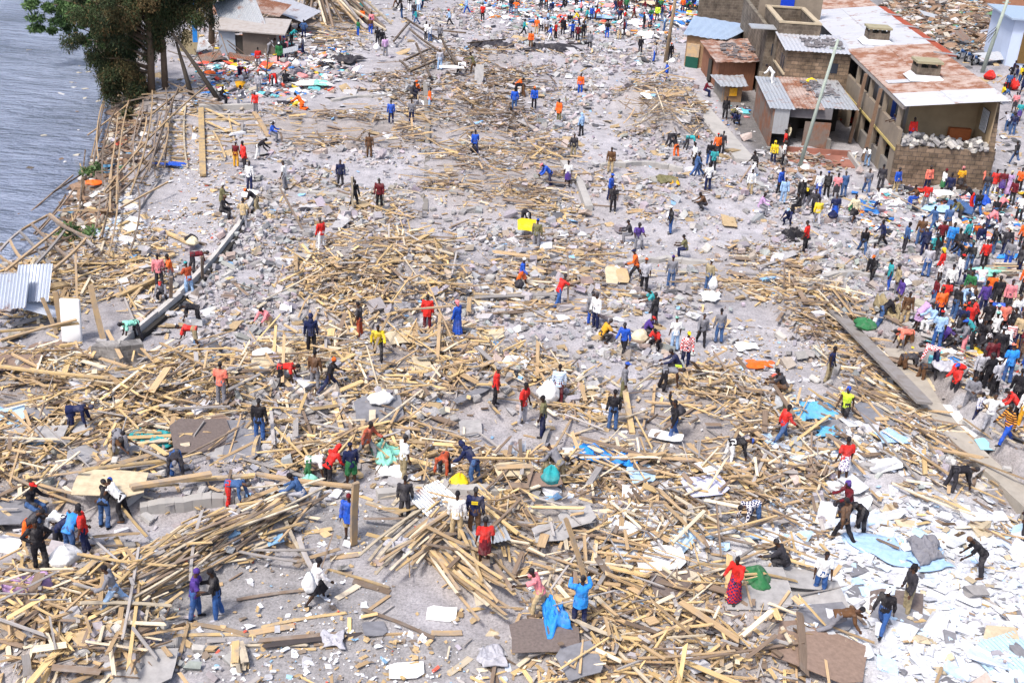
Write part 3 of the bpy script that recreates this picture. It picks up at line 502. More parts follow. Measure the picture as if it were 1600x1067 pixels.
PEOPLE = """
353,165|sit|R|black jacket|dark trousers||sitting on the concrete slab edge
373,165|sit|L|grey hoodie|grey trousers||sitting on the slab edge beside another
400,177|stand|F|red jacket|grey trousers|grey cap|at the slab edge
369,262|stand|B|maroon vest|gold trousers|light grey cap|by the timber grid
383,264|stand|FL|red coat|dark trousers||standing by the timber grid
404,250|stoop|R|black jacket|white trousers||stooping at the end of the timber grid
375,123|bend|FR|maroon shirt|navy trousers|yellow scarf|bending over waste above a bucket
624,15|walk|R|black jacket|black trousers||at the top of the path
640,18|stand|B|black tee|white trousers||on the far broken slab
654,20|stand|B|white shirt|light blue jeans||on the far broken slab
730,22|walk|L|light blue shirt|blue jeans||crossing the far rubble
754,32|stand|F|red tee|black trousers||alone on the far rubble
781,17|stand|B|black tee|white shorts||on the far rubble
703,41|walk|L|light blue shirt|black trousers|red cap|walking over far planks
580,46|stand|B|pink hoodie|blue jeans||standing with the group near the pole stack
566,40|stand|B|orange shirt|dark trousers||behind the group near the pole stack
559,58|stand|BR|green shirt|blue jeans||with raised elbow near the pole stack
579,54|stand|B|brown jacket|blue jeans||within the group near the pole stack
590,72|stand|B|black tee|dark trousers||in front of the pole stack group
597,74|hold|F|black hoodie|dark trousers||holding a white bag near the group
602,88|stand|B|lilac shirt|grey trousers||nearest of the pole stack group
665,63|stand|BR|white tee|dark trousers||among the crossed poles
672,66|stand|BL|white shirt|denim jeans|dark cap|among the crossed poles
687,66|stand|B|grey shirt|dark trousers||beside the crossed poles
687,110|stand|B|light grey shirt|light blue jeans|grey cap|below crossed poles
718,117|bend|R|white tee|dark trousers||bending beside a white bench
741,115|reach|L|olive shirt|brown trousers||pulling a pole below crossed poles
440,64|walk|L|red jacket|blue trousers||walking under the collapsed roof
451,56|stand|F|black jacket|black trousers||standing by the pole stack foot
421,86|stoop|R|light grey shirt|grey trousers||carrying a teal sheet
437,100|stand|F|green coat|black trousers|white cap|beside the teal sheet
456,86|squat|F|dark jacket|grey trousers||crouching among waste by the shack
474,87|stand|L|grey tee|navy trousers||watching by the waste heap
466,113|walk|L|black jacket|black trousers||with a white bag on the back
429,136|bend|F|red jacket|dark trousers|grey cap|bending over the waste heap
447,132|squat|B|black jacket|black trousers||crouching on the waste heap
405,147|stand|F|light grey shirt|grey trousers|brown cap|below the waste heap
480,172|kneel|L|orange coat|orange trousers||kneeling beside a white bag
648,153|sit|FL|orange vest|navy trousers|orange cap|sitting on rubble
651,157|sit|R|dark jacket|dark trousers||sitting beside an orange vest
670,173|stand|R|orange jacket|light blue trousers||at the edge of the dark plank field
611,194|stand|B|blue jacket|navy trousers||beside a grey slab
643,192|stand|F|grey tee|navy trousers||beside a grey slab
432,222|sit|R|blue jacket|grey trousers||sitting by the end of the grid
577,246|stand|F|brown shirt|brown trousers||standing on open rubble
742,242|walk|B|blue jacket|navy trousers||carrying a backpack through planks
446,297|stand|L|white tee|grey trousers||on pale rubble above the trench
532,292|stand|F|navy jacket|dark trousers||standing on pale rubble
817,57|walk|R|teal shirt|black trousers||left of the far crowd
838,54|stand|B|orange tee|beige trousers||at the left of the far crowd
845,51|stand|B|white shirt|black trousers||in the far crowd
853,55|stand|B|light grey shirt|brown shorts||in the far crowd
861,65|walk|L|blue shirt|white trousers||striding at the far crowd
868,62|stand|BL|red vest|black trousers||in the far crowd
879,55|stand|B|black shirt|black trousers||tall in the far crowd
889,47|stand|F|black tee|white trousers||at the back of the far crowd
894,62|phone|BL|blue jacket|navy trousers||photographing in the far crowd
902,66|stand|B|maroon jacket|black trousers|tan cap|in the far crowd
911,61|stand|F|black jacket|dark jeans||in the far crowd
921,76|stand|B|grey coat|black trousers||in front of the far crowd
829,76|stand|F|orange jacket|brown trousers||alone before the far crowd
908,24|stand|L|pink hoodie|black trousers||behind the far crowd
845,13|stand|B|navy jacket|dark trousers||on the farthest rubble
853,14|hold|F|orange top|dark trousers||on the farthest rubble
879,16|walk|R|black coat|black trousers||on the farthest rubble
948,60|stand|B|black tee|blue jeans||facing the street stalls
967,62|bend|B|grey shirt|beige trousers||stooped by the street stalls
975,58|stand|L|maroon top|dark trousers||at the street stalls
968,22|stand|B|maroon jacket|dark trousers||far along the street
978,20|stand|B|green jacket|dark trousers||far along the street
1000,84|walk|B|black jacket|black trousers||walking toward the stalls
1006,47|stand|L|black jacket|dark jeans|red cap|by the stalls
1015,44|stand|B|blue shirt|navy trousers||with a white number patch by stalls
1021,97|stand|R|light grey hoodie|blue jeans|dark cap|near the stall pole
1046,96|stand|F|black jacket|dark trousers|orange cap|by the metal shed door
1041,128|stand|L|blue jacket|blue trousers|cream cap|in front of the metal shed
1043,80|stand|B|dark jacket|dark trousers|red turban|behind the stall pole
1032,18|stand|F|yellow tee|dark trousers||at the street stalls
1026,33|stand|F|neon shirt|dark trousers||at the street stalls
1066,20|stand|B|orange shirt|navy trousers||behind the metal shed
1074,18|stand|B|blue shirt|dark trousers||behind the metal shed
1090,20|stand|B|light blue shirt|black trousers||behind the metal shed
1152,37|stand|FL|black tee|dark trousers||between the shed and stone wall
906,147|stand|F|orange jacket|blue jeans||with white shirt on open rubble
806,150|stoop|R|orange tee|dark trousers||stooping beside a hole
803,174|stand|B|blue jacket|denim jeans||by the stooping helper
816,152|bend|L|black jacket|brown trousers||bending by the hole
834,170|stand|F|blue jacket|black trousers|orange cap|on the rubble
873,191|stand|FL|orange coat|olive trousers||standing on bare dusty floor
908,213|stand|BL|light blue hoodie|black trousers|hood|on bare dusty floor
895,247|stand|F|dark jacket|khaki trousers||below the bare dusty floor
1045,230|bend|R|black jacket|dark trousers||bent below the brush heap
1055,248|stoop|BL|black shirt|orange trousers||stooping below the brush heap
1073,234|bend|R|teal top|dark trousers|orange cap|bending below the brush heap
1084,264|stand|L|white tee|black trousers||beside the small group
1092,276|walk|L|black tee|denim jeans||in front of the small group
1107,258|stand|F|black shirt|blue jeans||in the small group
1113,268|stand|F|teal tee|black trousers||in the small group
1119,245|stand|B|orange jacket|dark trousers|red cap|behind the small group
1126,242|stand|BR|dark shirt|dark trousers||at the back of the small group
1178,276|walk|L|black tee|white trousers||walking in by the alley
1132,186|stand|F|black shirt|black trousers||in the alley by the kiosk
1151,196|squat|FL|navy jacket|dark trousers||crouching in the alley
1145,186|squat|R|olive jacket|navy trousers||crouching behind another in alley
1107,152|sit|R|maroon jacket|navy trousers||sitting by the kiosk waste
953,271|stand|F|brown jacket|beige trousers||standing by scattered planks
858,292|stoop|L|blue shirt|navy trousers|pink cap|stooping by the plank lattice
886,292|stand|B|white top|purple skirt||beside the plank lattice
1207,256|stand|F|yellow hoodie|navy trousers|hood|by the lean-to
1221,258|stand|R|white tee|black trousers||by the lean-to
1231,228|stand|L|cream shirt|dark trousers||at the lean-to doorway
1225,240|stand|L|red tee|dark trousers||between others at the lean-to
1507,276|stand|B|blue jacket|red trousers|orange cap|by the brick front wall
1549,252|stoop|L|white tee|black trousers|red cap|beside the house corner
1585,258|walk|BL|black jacket|denim jeans||large near the house corner
1580,212|stand|B|navy shirt|denim jeans||behind the house corner
1572,206|stoop|B|light grey tee|denim jeans||by motorbikes at the house corner
1590,190|stand|B|teal top|purple skirt||beyond the house corner
1583,176|stand|B|pink top|dark skirt||beyond the house corner
347,332|hold|R|olive coat|olive trousers|white beanie|looking at a phone
358,345|sit|R|black jacket|black trousers|brown cap|sitting on the trench edge
381,357|stride|B|beige tee|grey jeans||stepping over the trench
401,334|stoop|L|black tee|khaki trousers|orange cap|stooping by the trench
390,298|stand|B|white shirt|navy trousers||by the trench end
250,451|stand|B|pink shirt|dark trousers||with planks at the trench
270,449|hold|L|orange tee|grey jeans||at the trench
297,463|hold|BL|rust tee|light blue jeans|teal cap|at the trench
303,424|bend|R|maroon jacket|dark jeans||bending above the trench
254,470|squat|F|grey sweater|dark trousers|red cap|crouching at the trench
309,508|bend|L|black tee|black trousers|black cap|bending over blocks
214,532|bend|FL|mint tee|dark trousers||bending at the trench foot
305,543|bend|L|red tee|khaki shorts||bending over blocks
553,325|carry|FR|black jacket|black trousers||carrying a long plank
593,325|stand|F|maroon jacket|black trousers||standing on pale rubble
503,390|stand|BL|red jacket|white trousers||above the big plank heap
487,553|stand|B|navy jacket|black trousers|hood|below the big plank heap
563,528|stand|L|dark tee|rust trousers||below the big plank heap
667,515|stand|B|red coat|maroon trousers||carrying a plank end
715,524|stand|BL|blue robe||pink scarf|holding a long plank
591,560|stride|F|yellow jacket|black trousers||lifting a plank
428,508|kneel|FL|pink shirt|beige trousers||kneeling left of the big heap
951,313|stand|FR|blue jacket|navy trousers|blue cap|on pale rubble
957,331|stand|F|black tee|black trousers||before a blue jacket
1085,276|walk|R|denim shirt|blue jeans||left of the small group
1105,298|stand|B|white tee|navy trousers||with black waist bag below group
1170,305|stand|F|white shirt|beige trousers||on pale rubble
1097,328|squat|L|brown jacket|dark trousers||crouching on pale rubble
1195,338|sit|R|lilac shirt|grey trousers||sitting on rubble
1047,365|stand|L|black jacket|blue jeans|white cap|on bare ground
819,354|bend|F|black jacket|dark trousers|white cap|bending by a yellow sheet
837,390|stand|B|olive jacket|grey trousers|blue cap|by a yellow sheet
974,380|sit|L|dark jacket|grey trousers||sitting on rubble
997,390|sit|F|purple top|grey trousers|dark scarf|sitting near another sitter
994,438|stride|L|orange hoodie|black trousers|navy cap|striding uphill
1005,456|stand|B|light grey tee|black trousers|orange cap|on bare ground
1060,403|sit|L|olive tee|navy trousers||sitting on blocks
1047,450|stand|B|grey shirt|denim jeans|purple cap|beside brush
1104,455|stand|BR|khaki jacket|denim jeans|white cap|with a white sack
812,450|walk|R|blue jacket|orange shorts|white beanie|carrying a backpack
870,480|reach|BR|red tee|blue jeans||by an upright stick
930,513|stand|FL|white shirt|navy trousers|dark scarf|in a pair
923,508|stand|F|grey coat|blue trousers||in a pair
1018,486|squat|L|teal top|grey trousers||crouching behind a black jacket
1022,510|stand|BL|black jacket|dark trousers|dark cap|among a small group
1010,527|squat|R|purple tee|dark trousers|red cap|crouching
944,534|squat|R|gold tee|black trousers||crouching
974,555|walk|FL|blue jacket|black trousers|dark cap|walking past a crouching helper
1024,545|squat|FL|red tee|black trousers||crouching behind a sack
1053,548|stand|B|white tee|light blue jeans|mint cap|by a red checked shirt
1069,574|stand|F|checked red shirt|navy trousers|yellow cap|standing on bare ground
1094,538|walk|F|grey hoodie|black trousers||with yellow chest print
1122,536|stand|B|grey hoodie|denim jeans||beside a walking companion
1215,304|stand|FR|blue jacket|black trousers||at the left of the market crowd
1222,318|stand|F|light blue shirt|light blue jeans||at the left of the market crowd
1248,320|stand|F|black jacket|black trousers|white cap|in the market crowd
1257,326|stoop|F|black jacket|grey trousers|yellow helmet|in the market crowd
1270,336|walk|FL|dark jacket|dark jeans||in the market crowd
1277,310|stand|B|white shirt|blue trousers||in the market crowd
1290,309|stand|B|black jacket|black trousers|blue cap|in the market crowd
1304,312|stand|B|pink tee|dark skirt||in the market crowd
1317,308|stand|B|denim jacket|denim trousers||big in the market crowd
1352,303|walk|F|grey tee|denim jeans||below the house wall
1374,298|stand|B|dark jacket|dark trousers||below the house wall
1397,302|stand|FR|blue jacket|beige trousers||below the house wall
1370,334|walk|L|white jacket|navy trousers||walking below the house
1238,334|sit|L|black jacket|black trousers||sitting at the market edge
1230,351|squat|FL|navy jacket|navy trousers|light blue cap|crouching at the market edge
1275,352|walk|B|yellow hoodie|light grey trousers||at the market edge
1301,349|stand|B|navy dress|blue skirt||carrying a backpack
1333,347|walk|FL|cream blouse|black skirt||with a green bag
1257,394|stand|BL|red tee|black trousers||beside a black sheet
1345,397|walk|F|black jacket|denim jeans||with orange shirt front
1377,386|walk|L|navy jacket|black trousers||descending the rubble
1358,428|stand|B|light grey shirt|black trousers||on the rubble slope
1361,441|stride|FL|black jacket|black trousers|orange cap|on the rubble slope
1387,454|stand|L|teal tee|blue leggings||on the rubble slope
1399,462|stand|L|khaki jacket|grey trousers|dark cap|behind a purple jacket
1404,482|stand|L|purple jacket|beige trousers|grey beanie|on the rubble slope
1411,507|stand|F|brown jacket|beige trousers||above the low wall
1374,511|stoop|R|black jacket|denim jeans||stooping by a brown cloth
1416,549|bend|L|salmon tee|brown trousers||bending at the low wall
1446,298|stand|F|salmon jacket|navy trousers||under the brick wall
1444,326|stand|F|red tee|grey trousers||by the market table
1421,322|sit|L|brown shirt|blue trousers||sitting by clothes
1469,303|stand|R|white tee|green skirt|maroon beanie|by the brick wall
1497,298|stand|F|gold top|dark skirt|pink scarf|by the brick wall
1517,292|stand|B|light blue shirt|black trousers||in the upper market
1528,298|stand|FL|salmon shirt|black trousers||in the upper market
1550,302|stand|F|red coat|white trousers||in the upper market
1562,305|stand|B|maroon top|purple skirt||in the upper market
1572,305|stand|F|lilac dress||cream scarf|in the upper market
1590,300|stand|FL|orange tee|black trousers||in the upper market
1515,326|stoop|L|black jacket|red trousers||bending in the market
1525,340|walk|B|black jacket|blue jeans||in the market centre
1552,348|walk|B|black tee|denim jeans||in the market centre
1563,330|squat|R|pink top|dark skirt||crouching in the market
1457,362|walk|L|denim shirt|denim trousers||walking out of the market
1478,366|walk|B|denim jacket|brown trousers||walking into the market
1557,384|walk|BL|light grey jacket|black trousers||crossing the market path
1595,389|stand|B|orange jacket|black trousers||at the end of the market path
1442,402|stand|B|navy jacket|navy jeans|white cap|in the crowd by the path
1467,388|stand|B|maroon tee|black trousers|grey cap|in the crowd by the path
1482,394|stand|F|bright blue hoodie|denim jeans||in the crowd by the path
1493,404|stand|B|black tee|blue jeans||in the crowd by the path
1509,386|stand|BL|teal jacket|dark trousers|teal cap|in the crowd by the path
1525,396|stand|F|navy jacket|white trousers||with white front in the crowd
1522,372|sit|L|white top|orange skirt|white cap|with orange fabric
1445,433|stand|B|light grey shirt|blue jeans||with belt in the crowd
1467,438|stand|BL|red jacket|patterned brown skirt|yellow scarf|in the crowd
1461,412|hold|L|black tee|dark trousers|dark cap|holding a white tray
1492,446|stand|R|white jacket|navy trousers|red cap|in the crowd
1512,424|stand|B|black shirt|denim jeans||in the crowd
1500,414|stoop|L|black hoodie|dark jeans||in the crowd
1567,402|stand|F|dark jacket|navy trousers|cream hat|by a teal sheet
1572,420|stand|FL|grey jacket|blue trousers||dragging a teal sheet
1512,446|squat|B|black top|navy trousers||sitting on the slope
1530,448|squat|B|patterned pink top|light blue trousers||sitting on the slope
1454,483|stand|R|maroon jacket|denim jeans||above the dense crowd
1472,487|stand|B|red tee|dark trousers||above the dense crowd
1464,505|stand|B|orange jacket|navy trousers|brown cap|above the dense crowd
1498,486|stoop|F|light blue jacket|light blue trousers|white cap|in the dense crowd
1515,482|bend|B|brown jacket|dark trousers||in the dense crowd
1533,492|stand|B|purple jacket|navy trousers||in the dense crowd
1553,485|stand|B|black tee|black trousers||in the dense crowd
1570,488|stand|F|pink shirt|dark trousers||in the dense crowd
1590,500|stoop|R|blue tee|blue trousers||in the dense crowd
1548,505|bend|R|blue jacket|dark trousers||in the dense crowd
1565,510|bend|L|pink tee|navy trousers||in the dense crowd
1432,515|stoop|R|lilac dress|lilac skirt|grey scarf|left of the dense crowd
1443,522|sit|L|light blue shirt|white trousers||left of the dense crowd
1461,545|stand|B|light blue tee|blue jeans|red cap|in the dense crowd
1487,500|stand|R|black jacket|denim jeans|brown cap|in the dense crowd
1489,545|hold|R|black vest|grey shorts||in the dense crowd
1503,556|hold|L|grey sweater|pink trousers|blue cap|in the dense crowd
1509,525|stand|B|red coat|dark trousers||in the dense crowd
1522,515|reach|L|red tee|black trousers|white cap|in the dense crowd
1527,551|hold|F|black jacket|dark skirt||with orange strap in the crowd
1537,525|stand|B|black tee|black trousers|salmon cap|in the dense crowd
1548,545|stand|B|white vest|black trousers|mint cap|in the dense crowd
1552,530|stand|L|white shirt|dark trousers|light blue cap|in the dense crowd
1562,525|stand|B|salmon tee|black trousers||in the dense crowd
1587,548|stand|B|beige shirt|navy trousers||in the dense crowd
1570,555|stand|B|striped red shirt|black trousers||in the dense crowd
1568,566|stoop|B|white shirt|navy trousers||in the dense crowd
1555,572|stand|B|black coat|black trousers|light grey cap|in the dense crowd
1597,566|stand|F|maroon dress|brown skirt||in the dense crowd
1545,560|squat|L|dark jacket|dark trousers|checked black scarf|in the dense crowd
1458,575|bend|L|checked red shirt|navy trousers||bending over shoes
1437,602|bend|R|dark jacket|brown trousers|grey beanie|bending at the plank walkway
1407,588|bend|R|dark tee|brown shorts||bending beside the walkway
1487,624|hold|FL|red jacket|dark trousers|blue cap|in the white shouldered jacket
1524,605|stand|F|light grey sweater|black trousers||with backpack straps
1510,646|cross|F|grey shirt|grey trousers||on a white mat
1523,658|stand|FR|patterned blue shirt|navy trousers||boy on a white mat
1541,674|hips|F|white tee|light grey trousers||on a white mat
1551,622|stand|BL|light grey tee|black trousers|white cap|beside a backpack
1571,600|stand|B|bright blue tee|blue jeans|salmon cap|right of the crowd
1540,612|stand|B|black jacket|black trousers||in front of the dense crowd
1583,640|stand|B|black jacket|black trousers||at the right of the mats
1583,660|stoop|L|red jacket|black trousers||at the right of the mats
1570,694|walk|L|striped black sweater|blue trousers||on a blue mat
1595,670|stand|B|white shirt|gold trousers||at the right of the mats
346,632|stand|B|salmon tee|grey jeans||left of the board pile
115,673|bend|R|navy coat|navy trousers|navy beanie|bending in the plank field
187,710|bend|FR|grey jacket|dark trousers||bending with a digging companion
163,712|kneel|R|brown tee|beige trousers||kneeling beside a bent helper
277,745|bend|F|dark jacket|blue jeans|grey beanie|bending beside sheets
360,789|bend|R|denim jacket|red trousers||bending over grey rubble
66,815|sit|R|black jacket|denim jeans|red cap|sitting over the left group
166,821|stoop|B|black jacket|denim jeans|blue cap|in the left group by plywood
192,812|stoop|L|white vest|black trousers||in the left group
440,603|bend|R|red tee|black trousers||bending by the board pile
492,610|stand|B|brown jacket|grey jeans|black beanie|on the plank field
513,616|stride|R|black tee|navy jeans|orange beanie|wide stance on the plank field
406,692|stand|B|black sweater|blue jeans||standing on grey rubble
772,634|stand|R|red jacket|black trousers|grey cap|on pale boards
571,717|stride|FR|rust jacket|grey trousers||shouldering load above teal cloth
629,748|stand|BR|white tee|khaki trousers||by white waste
694,744|bend|F|rust jacket|dark trousers||digging in a pit
740,758|stoop|BL|navy hoodie|denim jeans|hood|beside a yellow sack
513,761|stoop|BR|red hoodie|black trousers|hood|by a digging pit
484,752|bend|R|white tee|green trousers||behind a red hood
549,760|stand|BL|navy shirt|green shorts|navy cap|by a digging pit
465,786|squat|L|denim jacket|light grey trousers||crouching on rubble
632,812|stand|B|dark jacket|dark trousers||with hands behind back
547,842|stand|F|blue coat|beige shorts|maroon beanie|holding a tall plank
712,843|stand|B|white jacket|beige trousers||beside a navy jacket
740,838|stand|B|navy jacket|brown trousers||with yellow back print
815,662|stand|FR|red tee|light grey trousers||on grey blocks
871,632|stand|B|striped light blue shirt|maroon trousers||beside a huge white sack
848,682|stand|L|olive tee|navy trousers||among broken blocks
956,672|stand|B|black jacket|denim jeans|black cap|on dusty rubble
970,626|stand|R|grey sweater|olive trousers|blue cap|on dusty rubble
1037,609|bend|R|grey vest|black trousers||with reflective stripes
1053,584|squat|L|navy jacket|dark trousers||crouching opposite a reflective vest
1052,689|carry|L|black jacket|blue jeans||carrying a dark bundle
1139,724|bend|R|black jacket|white trousers|blue cap|bending over planks
853,748|bend|R|black tee|khaki trousers|black cap|bending over a green sack
872,756|stoop|BL|grey jacket|khaki trousers|grey cap|beside a green sack
1291,598|stand|FR|navy vest|khaki trousers||on dusty ground
1218,617|squat|L|dark tee|brown shorts||crouching on dusty ground
1317,662|walk|FL|neon vest|black shorts|blue scarf|on planks
1218,692|walk|R|red sweater|denim jeans||beside a blue sheet
1315,752|stand|B|red tee|patterned purple skirt||with white chest patch
1307,808|sit|L|maroon jacket|dark trousers|purple scarf|sitting on white waste
1341,835|stoop|FL|black jacket|black trousers|black cap|on white waste
1485,768|bend|R|black jacket|dark trousers||bending by the low wall
305,966|hold|R|purple tee|blue jeans|purple beanie|pointing on bare floor
343,965|hold|L|black jacket|blue jeans||pointing on bare floor
185,953|stride|L|grey hoodie|light blue jeans||climbing the near plank pile
65,888|hips|FR|black sweater|black trousers|black beanie|in the left group
112,868|stoop|B|bright blue vest|denim jeans||in the left group
106,850|bend|L|white tee|dark trousers||in the left group
137,866|stand|L|red tee|navy trousers||in the left group
48,855|stoop|R|dark tee|orange shorts||in the left group
94,862|stoop|R|navy jacket|dark trousers||behind a blue vest
493,943|walk|BR|patterned white blouse|black skirt|black turban|with a white wrap
756,884|stand|B|red dress|maroon skirt|black turban|on the plank field
845,960|reach|L|pink tee|beige trousers||dragging a plank
904,978|phone|B|bright blue coat|navy trousers||hands raised to face
1145,938|hold|FL|red jacket|plaid red blanket||wrapped at the waist
1175,822|bend|FL|checked navy shirt|denim jeans||bending at the white waste edge
1278,930|stand|F|white tee|blue jeans||on grey boards
1294,985|crawl|R|brown jacket|grey trousers|black beanie|bent low on boards
1376,985|walk|FL|black jacket|blue jeans|white cap|with salmon shirt and raised arm
1415,957|stand|L|dark jacket|khaki trousers|black scarf|on white waste
1316,848|walk|BL|brown jacket|black trousers||walking on white waste
1527,900|stoop|L|black top|dark trousers|brown beanie|by the right planks
1217,892|squat|L|dark jacket|black trousers||low in the white waste
1598,840|stand|L|navy jacket|dark trousers||at the low wall end
1205,132,2.75|stoop|L|white jacket|white trousers||leaning on the stair wall
1480,312|stand|B|navy jacket|dark trousers||under the brick wall beside a gold top
1538,310|stand|B|dark tee|denim jeans||in the upper market by a red coat
1580,318|stand|FL|maroon jacket|black trousers||in the upper market by a lilac dress
1497,348|stoop|L|olive jacket|dark trousers||sorting clothes in the market
1540,362|stoop|R|pink shirt|navy jeans||sorting clothes on the market path
1590,345|stand|B|white tee|black trousers||at the end of the upper market
1435,384|stand|B|brown jacket|denim jeans||in the crowd near a denim shirt
1455,410|stand|F|teal tee|dark trousers||in the crowd near a white tray
1535,420|stand|B|red hoodie|black trousers||in the crowd near a sitting pair
1550,398|stand|L|black jacket|denim jeans|white cap|near a teal sheet
1480,465|stand|B|white shirt|dark trousers||above the dense crowd by a red tee
1510,470|stand|FL|green jacket|black trousers||above the dense crowd by a slope
1543,475|stand|B|orange tee|navy jeans||in the dense crowd by a black tee
1580,515|stand|F|white tee|dark trousers||in the dense crowd by a blue tee
1496,530|stand|B|navy tee|black trousers|orange cap|beside a black vest
1515,545|stoop|L|teal shirt|dark trousers||in the dense crowd by pink trousers
1578,535|stand|L|black jacket|navy trousers||in the dense crowd by a beige shirt
1540,585|stand|F|maroon shirt|black trousers||in the dense crowd by the mats
1597,600|stand|L|blue shirt|dark trousers||at the end of the dense crowd
1475,540|squat|R|purple tee|black trousers||low in the dense crowd
1593,625|stand|L|light blue shirt|black trousers||at the end of the mats
1410,395|stand|R|denim shirt|dark trousers||on the rubble slope near a navy jacket
1590,430|stand|L|dark jacket|navy trousers||at the plank stack in the crowd
1597,465|stand|B|orange shirt|black trousers||beyond the plank stack in the crowd
"""
# ------------------------------------------------------------------ the stone house: local x along its front, y away from the camera, z up
LEAN = []
A0 = P(1416, 165, 4.9); HYAW = R_(-2.77)
HU = np.array([-math.sin(HYAW), math.cos(HYAW)]); HV = np.array([math.cos(HYAW), math.sin(HYAW)])
def HL(x, y, z=0): q = A0[:2]+HV*x+HU*y; return Vector((q[0], q[1], z))
STONE = m_brick('quarry stone', (.30, .215, .15), (.19, .14, .10), (.12, .095, .08), .5, .27)
STONE2 = m_brick('dark quarry stone', (.20, .16, .125), (.14, .11, .09), (.22, .19, .15), .45, .26)
PLASTER = m_plain('grey plaster', (.23, .19, .15), .95, .35, 1.6); TANP = m_plain('tan plaster', (.36, .27, .17), .95, .3, 1.4)
CREAM = m_plain('stone coping', (.42, .35, .25), .9, .3, 2.); DARK = m_plain('interior shade', (.05, .045, .04), .9, .3, 2.)  # near-black colour stands in for shade inside rooms and doorways
IRW = m_iron('pale roof iron', (.50, .51, .55), .3, .5, .25); IRW2 = m_iron('light roof iron', (.52, .53, .56), .25, .5, .2); IRR = m_iron('rusty roof iron', (.42, .33, .29), .62, .7, .1); IRG = m_iron('grey roof iron', (.45, .47, .5), .3, .5, .4); IRB = m_iron('blue roof iron', (.42, .52, .66), .1, .45, .35)
CONC = m_plain('old concrete', (.36, .345, .33), .95, .3, 1.5, 0, .01); CONCD = m_plain('dark concrete', (.20, .185, .17), .95, .35, 1.5, 0, .01)
def corr(w, l, amp=.018, pitch=.15, sag=.0):
    """corrugated sheet mesh: ridges run along y"""
    nx = max(4, int(w/pitch*4)); ny = 5; v = []; f = []
    for j in range(ny+1):
        for i in range(nx+1):
            x = w*(i/nx-.5); y = l*(j/ny-.5); v.append((x, y, amp*math.sin(2*math.pi*x/pitch)+sag*((2*j/ny-1)**2)))
    n = len(v); v += [(x, y, z-.004) for x, y, z in v]
    g = lambda i, j: j*(nx+1)+i
    for j in range(ny):
        for i in range(nx): q = (g(i, j), g(i+1, j), g(i+1, j+1), g(i, j+1)); f.append(q); f.append(tuple(n+k for k in reversed(q)))
    for i in range(nx): f.append((g(i, 0), n+g(i, 0), n+g(i+1, 0), g(i+1, 0))); f.append((g(i+1, ny), n+g(i+1, ny), n+g(i, ny), g(i, ny)))
    for j in range(ny): f.append((g(0, j+1), n+g(0, j+1), n+g(0, j), g(0, j))); f.append((g(nx, j), n+g(nx, j), n+g(nx, j+1), g(nx, j+1)))
    mb = MB(); mb.add(v, f); return mb
def roof_strip(root, x0, x1, y0, y1, z0, z1, mat, name='roof', pitch=.3):
    """iron roof over x0..x1, y0..y1 at z0 (x0 side) rising to z1 (x1 side); ridges run across x"""
    mb = corr(y1-y0, math.hypot(x1-x0, z1-z0), .022, pitch); me = mb.mesh(name); me.materials[0] = mat; o = link(name, me, root)
    a = math.atan2(z1-z0, x1-x0); xa = Vector((math.cos(a), 0, math.sin(a))); ya = Vector((0, -1, 0)); za = ya.cross(xa)*-1; za = xa.cross(Vector((0, 1, 0)))
    M = Matrix(((0, xa.x, -math.sin(a)), (1, 0, 0), (0, xa.z, math.cos(a)))); o.matrix_local = Matrix.Translation(((x0+x1)/2, (y0+y1)/2, (z0+z1)/2)) @ M.to_4x4(); return o
hw, hdz = 5.75, .7
house = empty('stone_house', HL(0, 0), HYAW); tag(house, 'two storey stone house with patched iron roof and broken open front room', 'house')
z_at = lambda x: 4.9+hdz*x/hw
for y0, y1, mats in [(-.25, 2.9, (IRW2, IRW2)), (2.9, 6.6, (IRW, IRR)), (6.6, 12.2, (IRR, IRR)), (12.2, 17.6, (IRR, IRR)), (17.6, 23, (IRW, IRW)), (23, 29, (IRW, IRW)), (29, 34.5, (IRW, IRW)), (34.5, 40, (IRR, IRR)), (40, 46, (IRG, IRR))]:
    if y0 == 2.9: mats = (IRR, IRR)
    roof_strip(house, -.12, 2.85, y0, y1+.12, z_at(0), z_at(2.85)+random.uniform(0, .03), mats[0]); roof_strip(house, 2.7, hw+.1, y0+.03, y1+.15, z_at(2.7)+.03, z_at(hw)+random.uniform(0, .04), mats[1])
roof_strip(house, .2, 2.0, 5.5, 6.5, z_at(.2)+.06, z_at(2.)+.06, IRW, 'roof_patch'); roof_strip(house, -.05, 1.8, 17.1, 18.4, z_at(0)+.05, z_at(1.8)+.06, IRW, 'roof_patch')
MB().box(0, hw-.35, .05, .4, 0, 2.45).build('front_wall', STONE, house)
MB().box(hw-.35, hw, .05, 46, 0, 2.5).build('side_wall', STONE, house)
MB().hexa([(hw-.35, .3, 2.5), (hw, .3, 2.5), (hw, 46, 2.5), (hw-.35, 46, 2.5), (hw-.35, 1.3, z_at(hw)-.1), (hw, 1.3, z_at(hw)-.1), (hw, 46, z_at(hw)-.1), (hw-.35, 46, z_at(hw)-.1)]).build('side_wall', STONE, house)
MB().box(.3, hw-.35, .4, 46, 2.2, 2.42).build('floor_slab', CONCD, house)
MB().box(1.2, hw-.35, 3.3, 3.5, 2.42, z_at(1.2)-.05).build('plaster_wall', TANP, house)
MB().box(hw-.42, hw-.35, .5, 3.3, 2.42, 5.3).build('plaster_wall', TANP, house)
w_ = MB(); w_.box(hw-.47, hw-.43, 1.2, 2.3, 3.3, 4.6); wf = w_.build('window', m_plain('window dark', (.03, .035, .05), .3, .2), house)
g_ = MB()
for i in range(6): g_.box(hw-.52, hw-.48, 1.2+i*.21, 1.24+i*.21, 3.3, 4.6)
